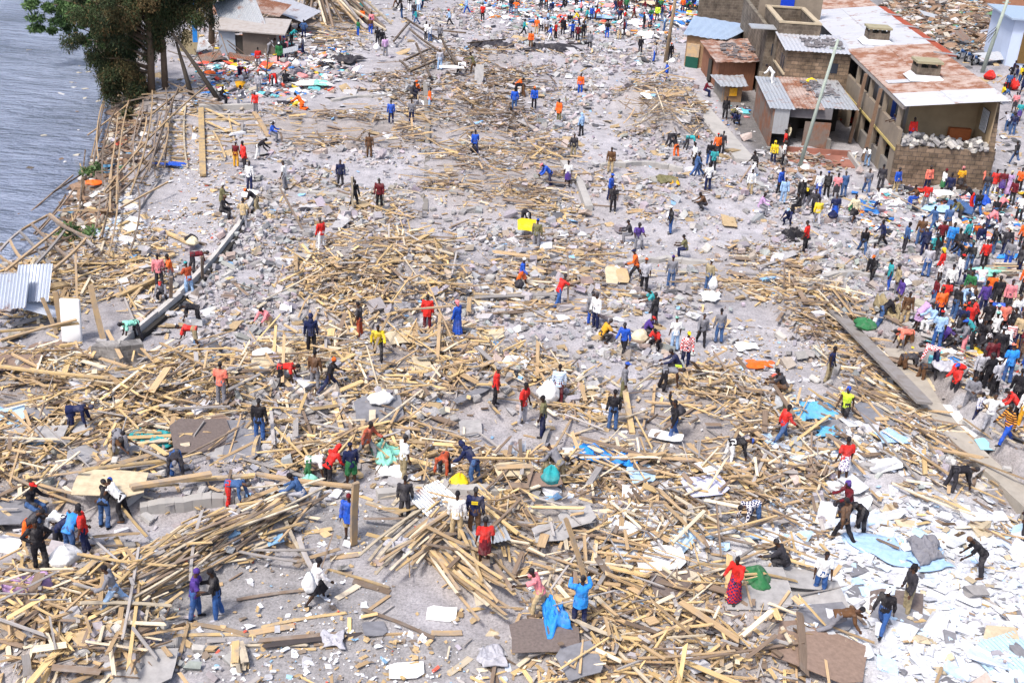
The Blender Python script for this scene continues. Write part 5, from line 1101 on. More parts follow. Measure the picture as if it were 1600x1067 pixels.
UP = [(HL(.42, 2.3, 2.42), "0,0|reach|L|navy tee|dark trousers||leaning out of the upper gallery"), (HL(.9, .9, 2.45), "0,0|stand|F|red shirt|blue jeans||on the open upper floor"), (HL(.75, 5.6, .2), "0,0|stoop|L|orange top|dark trousers||at the lower window of the house"), (HL(-.6, 3.9, 0), "0,0|stoop|FL|white tee|light blue jeans||outside the lower window of the house")]
_G0 = G
for loc, r in UP:
    G = lambda a, b, dz=0., loc=loc: loc
    o = person(r); fixlabel(o, r); LANDMARKS.pop()
G = _G0
# the farthest of the crowd as one mass
if FARROWS:
    Vs, Fs, Cs, off = [], [], [], 0
    for r in FARROWS:
        pos, pose, yaw, top, bot, head, where = [q.strip() for q in r.split('|')]; q = [float(v) for v in pos.split(',')]; p = G(*q[:2]); tc, tg = split(top); bc, bgm = split(bot); M = RZ(R_(YAW[yaw]+random.uniform(-15, 15)))*random.uniform(.87, .97)
        cc = lambda c: CLOTHC.get(c) or CLOTHC[c.split(' ', 1)[1]]
        for g, c in (('body', (.055, .026, .016)), (TOPS[tg], cc(tc)), (BOTS[bgm], cc(bc)), ('shoeL', (.03, .03, .03)), ('shoeR', (.03, .03, .03)), ('hair' if not head else HEADS[head.split()[-1]], (.015, .013, .015) if not head else cc(' '.join(head.split()[:-1])))):
            me = garment(pose, g); v = np.empty(len(me.vertices)*3); me.vertices.foreach_get('co', v); v = v.reshape(-1, 3)@M.T+np.array(p); Vs.append(v); Fs += [tuple(i+off for i in f.vertices) for f in me.polygons]; Cs.append(np.tile(np.array([*c, 1.]), (len(v), 1))); off += len(v)
    me = bpy.data.meshes.new('distant_crowd'); me.from_pydata(np.vstack(Vs).tolist(), [], Fs); a = me.attributes.new('col', 'FLOAT_COLOR', 'POINT'); a.data.foreach_set('color', np.vstack(Cs).reshape(-1)); me.polygons.foreach_set('use_smooth', [True]*len(me.polygons)); me.materials.append(m_attr('crowd cloth')); tag(link('distant_crowd', me), 'distant crowd standing on the farthest rubble and by the stalls', 'crowd', None, 'stuff')

# ------------------------------------------------------------------ scatter: timber, blocks, litter as masses
CURVE = np.array([math.tan(R_(28))]); 
def wpts(n, y0=15., y1=165.):
    u = rng.uniform(-.72, .72, n); t = rng.random(n); a, b = (y0+8)**2, (y1+8)**2; y = np.sqrt(a+(b-a)*t)-8; k = rng.random(n) < .15; b2 = (54.+8)**2; y = np.where(k, np.sqrt(a+(b2-a)*t)-8, y); return u*(y+8), y
def pick(zs, n, field, y1=165., bare=.9, pals=None):
    x, y = wpts(n, y1=y1); px, py = proj(x, y); w = np.zeros(n); who = np.zeros(n, int)
    for i, q in enumerate(zs):
        if pals and q[7] not in pals: continue
        k = q[5]*sstep(1.25-zw(q, px, py)); m = k > w; w = np.where(m, k, w); who = np.where(m, i, who)
    b = np.zeros(n)
    for q in BARE: b = np.maximum(b, sstep(1.35-zw(q, px, py)))
    w = (w+field)*(1-bare*b)*(.12+1.5*sstep(vnoise(x*.42+5, y*.42+2)*1.9-.45))
    wd = np.full(n, 9.)
    for (ax, ay), (bx, by) in zip(TERR[:-1], TERR[1:]):
        ex, ey = bx-ax, by-ay; tt = np.clip(((x-ax)*ex+(y-ay)*ey)/(ex*ex+ey*ey), 0, 1); wd = np.minimum(wd, np.hypot(x-ax-tt*ex, y-ay-tt*ey))
    w = w*np.where((wd < .75) & (y < TERR[0][1]-1), .08, 1)
    ok = (rng.random(n) < w) & (px > -380) & (px < 1980) & (py > -30) & (py < 1420) & (shore_dist(x, y) > .3)
    hx = (x-A0[0])*HV[0]+(y-A0[1])*HV[1]; hy = (x-A0[0])*HU[0]+(y-A0[1])*HU[1]
    ok &= ~((hx > -.2) & (hx < 6) & (hy > .1) & (hy < 46)) & ~((hx > -6.6) & (hx < 0) & (hy > 7) & (hy < 30)) & ~((x > 13.3) & (x < 20) & (y > 85) & (y < 108))
    return x[ok], y[ok], who[ok], px[ok], py[ok]
WC = {k: np.array(v) for k, v in WOODC.items()}
PAL = {'y': (['yellow', 'tan', 'pale', 'brown', 'grey'], [.27, .26, .15, .17, .15]), 'm': (['yellow', 'tan', 'pale', 'brown', 'grey'], [.12, .28, .15, .28, .17]), 'b': (['yellow', 'tan', 'pale', 'brown', 'grey'], [.08, .36, .08, .34, .14]), 'd': (['tan', 'brown', 'dark', 'grey'], [.25, .35, .25, .15])}
LMX = np.array([l[:2] for l in LANDMARKS])
def timber(n):
    x, y, who, px, py = pick(TIMBER, n, .022); wz = np.zeros(len(x))
    for q in ((1430, 930, 250, 120, 8), (1480, 1020, 200, 90, 0), (1300, 850, 110, 50, 0)): wz = np.maximum(wz, sstep(1.25-zw(q, px, py)))
    ok = rng.random(len(x)) > .85*wz; x, y, who, px, py = x[ok], y[ok], who[ok], px[ok], py[ok]; nd = np.full(len(x), 9.)
    for a, b_ in LMX: nd = np.minimum(nd, np.hypot(x-a, (y+.35-b_)*.7))
    ok = (nd > .55) | (rng.random(len(x)) < .15); x, y, who, px, py = x[ok], y[ok], who[ok], px[ok], py[ok]; m = len(x); L = np.clip(rng.lognormal(-.16, .6, m), .16, 3.4); Wd = np.clip(rng.lognormal(-2.78, .5, m), .026, .24); T = rng.uniform(.014, .042, m); fr = y/100
    Wd *= 1+fr*.5; T *= 1+fr*.6; thin = rng.random(m) < .3; Wd = np.where(thin, Wd*.55, Wd)
    short = rng.random(m) < .45; L = np.where(short, L*.42, L)
    yaw = rng.uniform(0, math.pi, m); dens = np.array([q[5] for q in TIMBER])[who]; pl = np.array([q[6] for q in TIMBER])[who]
    for i, q in enumerate(TIMBER):
        if q[4] in (-27, -30): yaw = np.where((who == i), rng.normal(.95, .16, m), yaw)
        elif q[4] >= 25: yaw = np.where((who == i) & (rng.random(m) < .6), rng.normal(2.15, .25, m), yaw)
        elif q[7] in 'b' and q[4] == 0: yaw = np.where((who == i) & (rng.random(m) < .55), rng.normal(0, .3, m), yaw)
    pit = rng.normal(0, .10, m)*(dens > .6)+rng.normal(0, .03, m); up = rng.random(m) < .03; pit = np.where(up & (dens > .9), rng.uniform(.3, .8, m)*rng.choice([-1, 1], m), pit)
    z = hgt(x, y)+T/2+rng.random(m)**1.5*(.05+.32*np.minimum(dens, 1.3))*(dens > .3)+np.abs(np.sin(pit))*L*.42
    col = np.zeros((m, 3))
    for p_, (nm, pr) in PAL.items():
        s = np.array([TIMBER[w][7] == p_ for w in who]); ch = rng.choice(len(nm), m, p=np.array(pr)/sum(pr)); cc = np.array([WC[k] for k in nm])[ch]; col[s] = cc[s]
    xs, ys_, ws, _, _ = pick(TIMBER, 120000, .03, 60., .75); k = len(xs); Ls = np.clip(rng.lognormal(-1.5, .6, k), .05, .6); x = np.append(x, xs); y = np.append(y, ys_); L = np.append(L, Ls); Wd = np.append(Wd, np.clip(Ls*rng.uniform(.08, .45, k), .012, .12)); T = np.append(T, rng.uniform(.006, .025, k)); yaw = np.append(yaw, rng.uniform(0, 6.3, k)); pit = np.append(pit, rng.normal(0, .12, k)); z = np.append(z, hgt(xs, ys_)+.015+rng.random(k)**3*.16); ck = np.array([WC[c] for c in ('yellow', 'tan', 'pale', 'brown', 'grey', 'dark')]); col = np.vstack([col, ck[rng.choice(6, k, p=[.25, .25, .16, .14, .14, .06])]]); m += k
    col *= rng.uniform(.75, 1.2, (m, 1)); R3 = rotm(yaw, pit, rng.normal(0, .25, m)*(rng.random(m) < .5)); dim = np.stack([L, Wd, T], -1)
    return boxes('timber_debris', np.stack([x, y, z], -1), dim, R3, col, m_attr('timber mass', .8, True), .075)
tag(timber(185000), 'mass of broken planks and splinters over the cleared site', 'timber debris', None, 'stuff')
def rubble(n):
    x, y, who, px, py = pick(RUBBLE, n, .05); m = len(x); s = np.clip(rng.lognormal(-2.58, .62, m), .025, .34)*(1+y/300); dim = np.stack([s*rng.uniform(.9, 1.9, m), s*rng.uniform(.7, 1.1, m), s*rng.uniform(.45, .9, m)], -1)
    col = np.array([.37, .357, .375])*rng.uniform(.72, 1.18, (m, 1))+rng.normal(0, .012, (m, 3)); warm = rng.random(m) < .25; col[warm] = col[warm]*np.array([1.12, .98, .84])
    return boxes('rubble_debris', np.stack([x, y, hgt(x, y)+dim[:, 2]*rng.uniform(.15, .55, m)+rng.random(m)**3*.18], -1), dim, rotm(rng.uniform(0, 6.3, m), rng.normal(0, .35, m), rng.normal(0, .35, m)), np.clip(col, .03, .8), m_attr('rubble mass', .95), .17)
tag(rubble(300000), 'mass of grey broken building stone and mortar lumps', 'rubble', None, 'stuff')
LC = {'f': [((.74, .75, .79), 5), ((.5, .5, .53), 2), ((.5, .36, .2), 5), ((.25, .2, .16), 2), ((.3, .5, .7), .5), ((.6, .12, .08), .3)],
 'w': [((.66, .67, .71), 10), ((.55, .62, .74), 2.5), ((.5, .5, .54), 2), ((.6, .62, .66), 3), ((.45, .62, .8), 1.2), ((.5, .42, .3), 2), ((.2, .2, .22), 1)], 'n': [((.62, .62, .66), 3.5), ((.42, .41, .42), 5), ((.4, .3, .18), 5), ((.25, .45, .7), .5), ((.1, .1, .11), 1.5)],
 'k': [((.75, .76, .8), 7), ((.05, .2, .55), 1.6), ((.7, .1, .06), 1.1), ((.75, .3, .3), 1.0), ((.03, .03, .04), 2.2), ((.7, .5, .05), .7), ((.15, .5, .55), 1), ((.35, .33, .32), 4), ((.7, .25, .06), .8)],
 't': [((.55, .53, .52), 2.2), ((.26, .17, .11), 5), ((.14, .1, .08), 6), ((.3, .2, .14), 4), ((.1, .25, .4), .4), ((.4, .08, .05), .12), ((.1, .2, .1), .3), ((.4, .36, .3), 4)]}
def litter(n):
    x, y, who, px, py = pick(LITTER, n, .03, 165., .2); m = len(x); s = np.clip(rng.lognormal(-2.5, .65, m), .025, .42)*(1+y/130); dim = np.stack([s*rng.uniform(.8, 1.9, m), s, s*rng.uniform(.06, .35, m)], -1); pal = np.array([LITTER[w][7] for w in who]); dim[pal == 'f'] *= .42; col = np.zeros((m, 3))
    for k, v in LC.items():
        q = np.array([a[1] for a in v]); ch = rng.choice(len(v), m, p=q/q.sum()); cc = np.array([a[0] for a in v])[ch]; col[pal == k] = cc[pal == k]
    return boxes('litter', np.stack([x, y, hgt(x, y)+dim[:, 2]*.5+.01+rng.random(m)**2*.06], -1), dim, rotm(rng.uniform(0, 6.3, m), rng.normal(0, .2, m), rng.normal(0, .2, m)), col*rng.uniform(.8, 1.12, (m, 1)), m_attr('litter mass', .8), .25)
fx_, fy_ = wpts(9000); fd = shore_dist(fx_, fy_); fpx, fpy = proj(fx_, fy_); ok = (fd < -.1) & (fd > -6) & (rng.random(9000) < np.exp(fd/1.6)) & (fpx > -100) & (fpy < 520); fx_, fy_ = fx_[ok], fy_[ok]; m_ = len(fx_); fs_ = rng.uniform(.06, .35, m_)
tag(boxes('floating_litter', np.stack([fx_, fy_, np.full(m_, -1.54)], -1), np.stack([fs_*1.5, fs_, fs_*.25], -1), rotm(rng.uniform(0, 6.3, m_), rng.normal(0, .1, m_), rng.normal(0, .1, m_)), np.array([(.6, .6, .6), (.2, .14, .1), (.12, .1, .08), (.45, .42, .36)])[rng.integers(0, 4, m_)], m_attr('floating scraps', .8), .25), 'scraps and foam floating along the river bank', 'litter', None, 'stuff')
tag(litter(420000), 'scattered paper, plastic, cloth scraps and ceiling fragments', 'litter', None, 'stuff')

# ------------------------------------------------------------------ single planks, blocks, sheets, cloths, bags
USED = {}
def landmark(x, y, skip=()):
    best = min([l for l in LANDMARKS if len(l[2].split()) < 10], key=lambda l: (l[0]-x)**2+(l[1]-y)**2); return best[2]
def plank_mesh(L, w, t, i):
    r = random.Random(i); mb = MB(); n = 7; v = []; f = []; bow = r.uniform(-.02, .03)*L; tw = r.uniform(-.06, .06)
    for k in range(n+1):
        x = L*(k/n-.5); b = bow*(1-(2*k/n-1)**2); e = r.uniform(-.03, .03) if k in (0, n) else 0; q = tw*(k/n-.5)
        for sy, sz in ((-1, -1), (1, -1), (1, 1), (-1, 1)): v.append((x+(e+r.uniform(-.04, .04) if k in (0, n) else 0), sy*w/2*(1+r.uniform(-.04, .04))+b, sz*t/2+q*sy*w))
    for k in range(n):
        for j in range(4): a = k*4+j; c = k*4+(j+1) % 4; f.append((a, c, c+4, a+4))
    f += [(3, 2, 1, 0), tuple(n*4+j for j in range(4))]; mb.add(v, f); return mb.mesh('plank')
PM = [(L, w, plank_mesh(L*.78, w*.72, t*.7, 50+i)) for i, (L, w, t) in enumerate([(1.2, .14, .03), (1.6, .1, .04), (2., .2, .025), (2.4, .11, .045), (2.8, .15, .03), (3.2, .09, .05), (3.8, .12, .04), (1.0, .26, .022), (1.5, .3, .02), (2.2, .07, .05), (4.4, .1, .055), (1.8, .16, .03)])]
WN = {'pale': 'pale', 'yellow': 'yellow', 'tan': 'tan', 'brown': 'brown', 'grey': 'weathered grey', 'dark': 'dark'}
def plank(p, yaw, pit, col, mi, where=None, rl=0.):
    L, w, me = PM[mi]; o = link('timber_plank', me, None, p, Matrix.Rotation(yaw, 4, 'Z')@Matrix.Rotation(-pit, 4, 'Y')@Matrix.Rotation(rl, 4, 'X') and (Matrix.Rotation(yaw, 4, 'Z')@Matrix.Rotation(-pit, 4, 'Y')@Matrix.Rotation(rl, 4, 'X')).to_euler()); setmat(o, m_wood('wood '+col, WOODC[col]))
    sz = ('short' if L < 1.7 else 'long' if L > 2.9 else '')+(' wide' if w > .18 else ' narrow' if w < .1 else ''); a = abs(math.degrees(yaw) % 180); d = '' if abs(pit) < .2 else ' tilted'
    lab = f"{sz.strip()} {WN[col]}{d} plank {where or 'near '+landmark(p[0], p[1])}".strip(); tag(o, lab, 'plank', 'loose planks in the debris'); return o
def plank2(a, b, za, zb, w, col, label, name='timber_beam', t=None, cat='beam', group='beams and poles of the dismantled timber frames'):
    pa = G(a[0], a[1]); pb = G(b[0], b[1])
    if za is not None: pa = Vector(P(a[0], a[1], pa.z+za))
    if zb is not None: pb = Vector(P(b[0], b[1], pb.z+zb))
    c = (pa+pb)/2; d = pb-pa; L = d.length; me = plank_mesh(L, w, t or w*.5, int(a[0]*7+b[1])); o = link(name, me, None, c, d.to_track_quat('X', 'Z').to_euler()); setmat(o, m_wood('wood '+col, WOODC[col])); return tag(o, label, cat, group)
# the timber grid on the riverside slab
GRID = [(255,168,281,168),(258,178,290,179),(256,188,292,188),(257,197,292,198),(259,206,292,207),(256,214,290,214),(257,230,294,231),(264,239,294,241),(268,246,296,248),(268,250,297,257),(305,179,398,180),(318,187,400,186),(318,205,398,206),(318,212,402,213),(318,227,356,228),(321,236,354,238),(376,226,424,223),(318,247,352,250),(385,196,420,196)]
for i, (a, b, c, d) in enumerate(GRID): plank2((a, b), (c, d), .06+.02*(i % 3), .06, .16, random.choice(['yellow', 'tan', 'pale', 'tan']), ('cross beam %s of the timber ladder grid on the riverside slab' if i < 10 else 'floor beam %s in the grid beside the maroon vest wearer') % ['at its top', 'second from the top', 'third from the top', 'fourth from the top', 'fifth from the top', 'sixth from the top', 'seventh from the top', 'eighth from the top', 'ninth from the top', 'at its foot', 'along the top edge', 'second row', 'third row', 'fourth row', 'short fifth row', 'short sixth row', 'long lower row', 'short lowest row', 'short upper row'][i])
for k, (a, b, c, d, w, lab) in enumerate([(314,170,317,274,.35,'thick upright spine beam dividing the two timber grids'),(291,160,293,262,.1,'thin side rail of the timber ladder grid'),(357,180,372,236,.09,'slanting pale rail across the grid'),(397,176,418,212,.28,'broad pale board at the grid end'),(322,170,376,196,.16,'pale diagonal board across the upper grid'),(322,190,355,206,.14,'tan diagonal board in the grid'),(333,205,352,246,.1,'thin stick leaning across the grid rows')]): plank2((a, b), (c, d), .15, .15, w, random.choice(['pale', 'tan', 'yellow']), lab)
sc_l = [('upright', 181,170,161,290),('upright', 202,154,182,318),('upright', 238,142,204,302),('upright', 259,138,219,286),('upright', 281,133,233,268),('upright', 263,198,246,260),('sloping', 328,131,245,205),('sloping', 292,135,166,232),('sloping', 268,182,163,300),('sloping', 262,206,180,308),('sloping', 240,232,166,302),('level', 222,148,302,143),('level', 206,151,346,163),('level', 262,128,306,147),('level', 178,163,238,150),('level', 164,236,256,262),('level', 165,282,222,286),('level', 90,329,183,328),('sloping', 294,130,238,178),('level', 285,148,348,162),('sloping', 188,325,262,285),('upright', 176,245,172,330)]
for i, (kd, a, b, c, d) in enumerate(sc_l): plank2((a, b), (c, d), .55, .75 if kd != 'level' else .6, .085, random.choice(['tan', 'brown', 'tan', 'brown']), f"{kd} brown pole of the leaning bank scaffold, {['topmost','outermost','tall','bent','thin','short','long','lower','middle','upper','crossing'][i % 11]} {['by the water','under the conifer','over the waste bank','near the slab edge'][i//6]}", 'scaffold_pole', .085, 'pole')
plank2((1489, 236), (1478, 292), 1.6, 0, .07, 'tan', 'thin pole leaning on the brick front wall', 'wooden_pole', .07, 'pole', 'scrap poles by the shack')
for k in range(34):
    x = random.uniform(160, 275); y = random.uniform(150, 310); x -= (y-150)*.42; kd = random.random(); dx, dy = (random.uniform(-22, -8), random.uniform(60, 120)) if kd < .45 else (random.uniform(-80, -40), random.uniform(40, 80)) if kd < .75 else (random.uniform(30, 70), random.uniform(-8, 8))
    if shore_dist(*P(x+dx, y+dy, -1)[:2]) < -1.5: continue
    plank2((x, y), (x+dx, y+dy), .5, .45, .07, random.choice(['brown', 'brown', 'tan', 'dark']), f"{'steep' if kd < .45 else 'slanting' if kd < .75 else 'level'} thin brown stick in the tangle on the river bank, {'by the conifers' if y < 190 else 'in the middle' if y < 250 else 'at its near end'}", 'scaffold_pole', .07, 'pole')
tr_l = [(0,392,33,360),(33,360,78,335),(78,335,98,350),(31,362,82,420),(49,350,112,407),(75,336,140,372),(16,376,48,420),(10,422,98,352),(75,427,135,372),(52,417,105,355),(0,400,42,420),(60,372,118,405),(88,350,146,385),(40,400,120,366)]
for i, (a, b, c, d) in enumerate(tr_l): plank2((a, b), (c, d), 1.3, 1.3, .11, random.choice(['tan', 'brown', 'tan', 'grey']), f"{['curved edge','outer rib','inner rib','crossing lath','broad lath'][i % 5]} member {['at the tip','at the crown','in the middle','at the foot','over the water','near the slab','beside the bush'][i % 7]} of the broken roof truss by the river", 'truss_member', .09)
for a, b, c, d, za, w, col, lab in [(118,398,121,488,2.2,.09,'tan','upright stick standing inside the broken truss field'),(141,445,162,532,1.9,.2,'tan','orange brown board standing on end left of the trench foot'),(86,455,95,510,1.6,.2,'tan','orange brown board standing beside the iron sheets'),(112,362,135,440,1.2,.08,'tan','thin pole leaning at the truss foot'),(66,466,88,520,1.2,.14,'tan','orange board leaning under the iron sheet'),(93,342,322,382,None,.14,'brown','very long brown rail lying across the slab from the truss'),(242,357,297,381,.1,.22,'yellow','yellow board pair lying on the slab'),(196,425,272,398,.1,.18,'yellow','yellow board lying across the slab near the pink shirt'),(184,463,254,430,.25,.2,'yellow','long yellow beam beside the pink shirt'),(180,442,245,412,.15,.16,'pale','long pale beam beside the pink shirt'),(170,395,195,412,.1,.2,'yellow','short yellow board crossing another on the slab'),(0,518,122,505,.9,.13,'yellow','long yellow beam below the iron sheets'),(0,532,118,500,1.0,.12,'tan','long tan beam below the iron sheets'),(190,338,212,330,.05,.25,'yellow','short yellow board alone on the slab'),(267,433,267,475,1.5,.14,'brown','rusty upright stump at the trench'),(316,402,317,438,1.2,.12,'brown','rusty upright stump beside the maroon jacket'),(437,293,474,362,1.6,.1,'brown','brown pole leaning upright on the pale rubble'),(887,392,887,480,2.2,.07,'brown','upright stick in front of the red tee'),(550,275,551,326,1.9,.1,'pale','long plank carried on the shoulder of the black jacket'),(556,756,553,850,2.3,.2,'tan','tall tan plank held upright by the blue coat'),(884,810,918,920,1.4,.13,'tan','brown beam propped up behind the bright blue coat'),(620,485,708,478,1.5,.1,'tan','plank held level between the red coat and the blue robe'),(835,922,895,945,.5,.2,'yellow','yellow plank dragged by the pink tee'),(585,548,610,490,1.0,.09,'tan','plank lifted by the yellow jacket'),(975,600,988,678,.5,.2,'yellow','thick yellow plank beside the black cap walker'),(560,760,400,740,.3,.16,'tan','very long tan beam behind the digging pit'),(0,572,170,590,.6,.14,'yellow','long yellow plank at the edge of the plank field'),(180,577,330,560,.4,.16,'yellow','long yellow plank below the block wall stub'),(128,735,260,720,.4,.16,'yellow','long yellow plank below the green cloth'),(205,760,330,740,.4,.2,'tan','broad tan plank beside the bending dark jacket'),(280,750,400,742,.35,.16,'yellow','yellow plank running right of the bending dark jacket')]:
    plank2((a, b), (c, d), .1 if za is None else (za if b < d and abs(a-c) < .8*abs(b-d) else za), .1 if za is None else (0.05 if b < d and abs(a-c) < .8*abs(b-d) else za), w, col, lab, 'timber_plank', None, 'plank', 'loose planks in the debris')
# the stacks of long planks
for k in range(34):
    t = random.random(); x = 330+(t-.5)*250+random.uniform(-20, 20); y = 868-(t-.5)*130+random.uniform(-26, 26); p = G(x, y, .1+random.random()*.4); plank(p, random.gauss(.98, .12), random.gauss(0, .05), random.choice(['tan', 'yellow', 'brown', 'pale', 'tan']), random.choice([5, 6, 10, 4, 6]), f"in the long stack behind the purple beanie, {['on top','low down','at its upper end','at its lower end'][k % 4]}")
for k in range(18): p = G(650+random.uniform(-38, 38), 845+random.uniform(-22, 22), .1+random.random()*.35); plank(p, random.gauss(1.05, .1), 0, random.choice(['yellow', 'pale', 'tan']), random.choice([4, 6, 3]), 'in the neat stack below the dark jacket with clasped hands')
for k in range(20): p = G(735+random.uniform(-45, 45), 905+random.uniform(-28, 28), .1+random.random()*.3); plank(p, random.gauss(2.2, .15), 0, random.choice(['yellow', 'pale', 'tan', 'tan']), random.choice([4, 6, 3, 10]), 'in the fanned stack below the red dress')
for k in range(8): p = G(380+random.uniform(-14, 14), 1035+random.uniform(-12, 12), .05+random.random()*.2); plank(p, random.gauss(1.9, .12), 0, random.choice(['yellow', 'pale']), random.choice([0, 7]), 'in the small pale stack on the bare floor')
for k, (x, y, yaw) in enumerate([(545,925,.9),(560,905,-.35),(580,918,-.35),(590,945,.95),(620,975,-.45),(700,990,.1),(425,985,.35),(475,970,.35),(520,1005,.3),(345,985,-.2),(330,995,.1),(435,930,.3),(480,880,-.5),(500,830,.35),(450,850,-.6),(610,800,-.5),(540,870,.3),(690,960,0),(720,1040,.9),(420,1010,.1)]): plank(G(x, y, .04), yaw, 0, random.choice(['yellow', 'tan', 'pale', 'brown']), random.choice([0, 2, 4, 7, 3, 8]), None)
# loose planks on top of the heaps: those that show largest
nz = [q for q in TIMBER if q[1] > 380 and q[5] >= .6]; cnt = 0
while cnt < 132:
    q = random.choice(nz); a = random.random()**.5; th = random.uniform(0, 6.28); x = q[0]+q[2]*a*math.cos(th); y = q[1]+q[3]*a*math.sin(th)
    if not (0 < x < 1600 and 390 < y < 1075) or (x > 1190 and y > 830) or (y < 640 and random.random() < .5): continue
    col = random.choices(*PAL[q[7]])[0]; yaw = random.gauss(2.1, .3) if q[4] >= 25 else random.uniform(0, math.pi); p = G(x, y, .22+random.random()*.25*min(1, q[5])); plank(p, yaw, random.gauss(0, .12), col, random.randrange(12), None, random.gauss(0, .12)); cnt += 1
# pole heap at the back
for k in range(46):
    a = random.uniform(-2.6, 2.6); c = Vector(P(510, 34, 0)); ft = c+Vector((random.uniform(-6.5, 6.5), random.uniform(-4.5, 1.0), .1)); tp = c+Vector((random.gauss(-1.2, 1.1), random.uniform(-.2, .8), random.uniform(3.4, 5.2))); d = ft-tp
    me = MB().tube([(0, 0, 0), d*.5, d], [.11, .12, .13], 6).mesh('pole'); o = link('wooden_pole', me, None, tp); setmat(o, m_wood('wood '+random.choice(['tan', 'brown', 'pale', 'grey']), WOODC['tan'])); tag(o, 'bare pole leaning in the tall conical stack beyond the shack', 'pole', 'poles of the conical stack')
for k in range(44):
    c = G(1030, 183); an = random.uniform(0, 6.28); r = random.uniform(.2, 3.0); o = plank(c+Vector((math.cos(an)*r, math.sin(an)*r*1.3, .35+random.random()*.9-(r/3)*.45)), random.uniform(0, 6.28), random.gauss(0, .2), random.choice(['tan', 'brown', 'tan', 'pale']), random.choice([5, 6, 10, 3, 9]), 'in the brush heap on the bare dusty floor')
# dark crossed poles at the far middle
for a, b, c, d in [(615,65,640,35),(632,28,685,62),(640,45,700,88),(650,68,672,120),(632,95,668,78),(640,112,682,94),(690,60,720,110),(660,45,728,52),(730,68,790,62),(625,95,640,110)]: plank2((a, b), (c, d), .6, .5, .16, 'dark', f"dark crossed pole in the far wreck, {'steep' if abs(b-d) > abs(a-c) else 'level'} and {'long' if abs(a-c)+abs(b-d) > 60 else 'short'}, near the grey shirts", 'wrecked_pole', .14, 'pole')
def stone_mesh(i):
    r = np.random.default_rng(900+i); mb = MB(); u = np.array([(-1, -1, -1), (1, -1, -1), (1, 1, -1), (-1, 1, -1), (-1, -1, 1), (1, -1, 1), (1, 1, 1), (-1, 1, 1)])*.5
    mb.hexa((u+r.uniform(-.1, .1, u.shape))*np.array([.5, .3, .24])*r.uniform(.75, 1.15, 3)); me = mb.mesh('block'); import bmesh
    bm = bmesh.new(); bm.from_mesh(me); bmesh.ops.bevel(bm, geom=bm.edges[:], offset=.025, segments=2, affect='EDGES')
    for v in bm.verts: v.co += Vector(r.normal(0, .006, 3))
    bm.to_mesh(me); bm.free(); return me
SM = [stone_mesh(i) for i in range(12)]; STM = [m_plain('stone grey %d' % i, c, .95, .3, 5., 0, .02) for i, c in enumerate([(.42, .41, .40), (.34, .33, .33), (.48, .46, .43), (.27, .26, .26)])]; SN = ['pale grey', 'grey', 'buff', 'dark grey']
rz = [q for q in RUBBLE if q[1] > 280]; cnt = 0
while cnt < 170:
    q = random.choice(rz[:4]*3+rz); a = random.random()**.6; th = random.uniform(0, 6.28); x = q[0]+q[2]*a*math.cos(th); y = q[1]+q[3]*a*math.sin(th)
    if not (0 < x < 1600 and 300 < y < 1060): continue
    p = G(x, y, .1); i = random.randrange(4); big = random.random() < .3; s = random.uniform(.95, 1.2) if big else random.uniform(.55, .85); ti = random.gauss(0, .3); o = link('stone_block', random.choice(SM), None, p, (random.gauss(0, .25), ti, random.uniform(0, 6.3)), (s,)*3); setmat(o, STM[i]); tag(o, f"{'big' if big else 'small' if s < .68 else 'squared'}{' tilted' if abs(ti) > .3 else ''} {SN[i]} stone block near {landmark(p.x, p.y)}", 'stone block', 'building stones in the rubble'); cnt += 1
# rubble on the open upper floor
for k in range(110):
    x, y = random.uniform(.3, 5.3), random.uniform(.0, 1.9); i = random.choice([1, 1, 3, 2]); o = link('stone_block', random.choice(SM), None, HL(x, y, 2.5+random.random()*.55*(1-abs(y-.8)/1.6)), (random.gauss(0, .5), random.gauss(0, .5), random.uniform(0, 6)), (random.uniform(.6, 1.1),)*3); setmat(o, STM[i]); tag(o, f"{SN[i]} stone in the heap on the open upper floor, {['front row','middle','back'][min(2, int(y/.65))]} {['west','centre','east'][min(2, int(x/1.8))]}", 'stone block', 'building stones in the rubble')

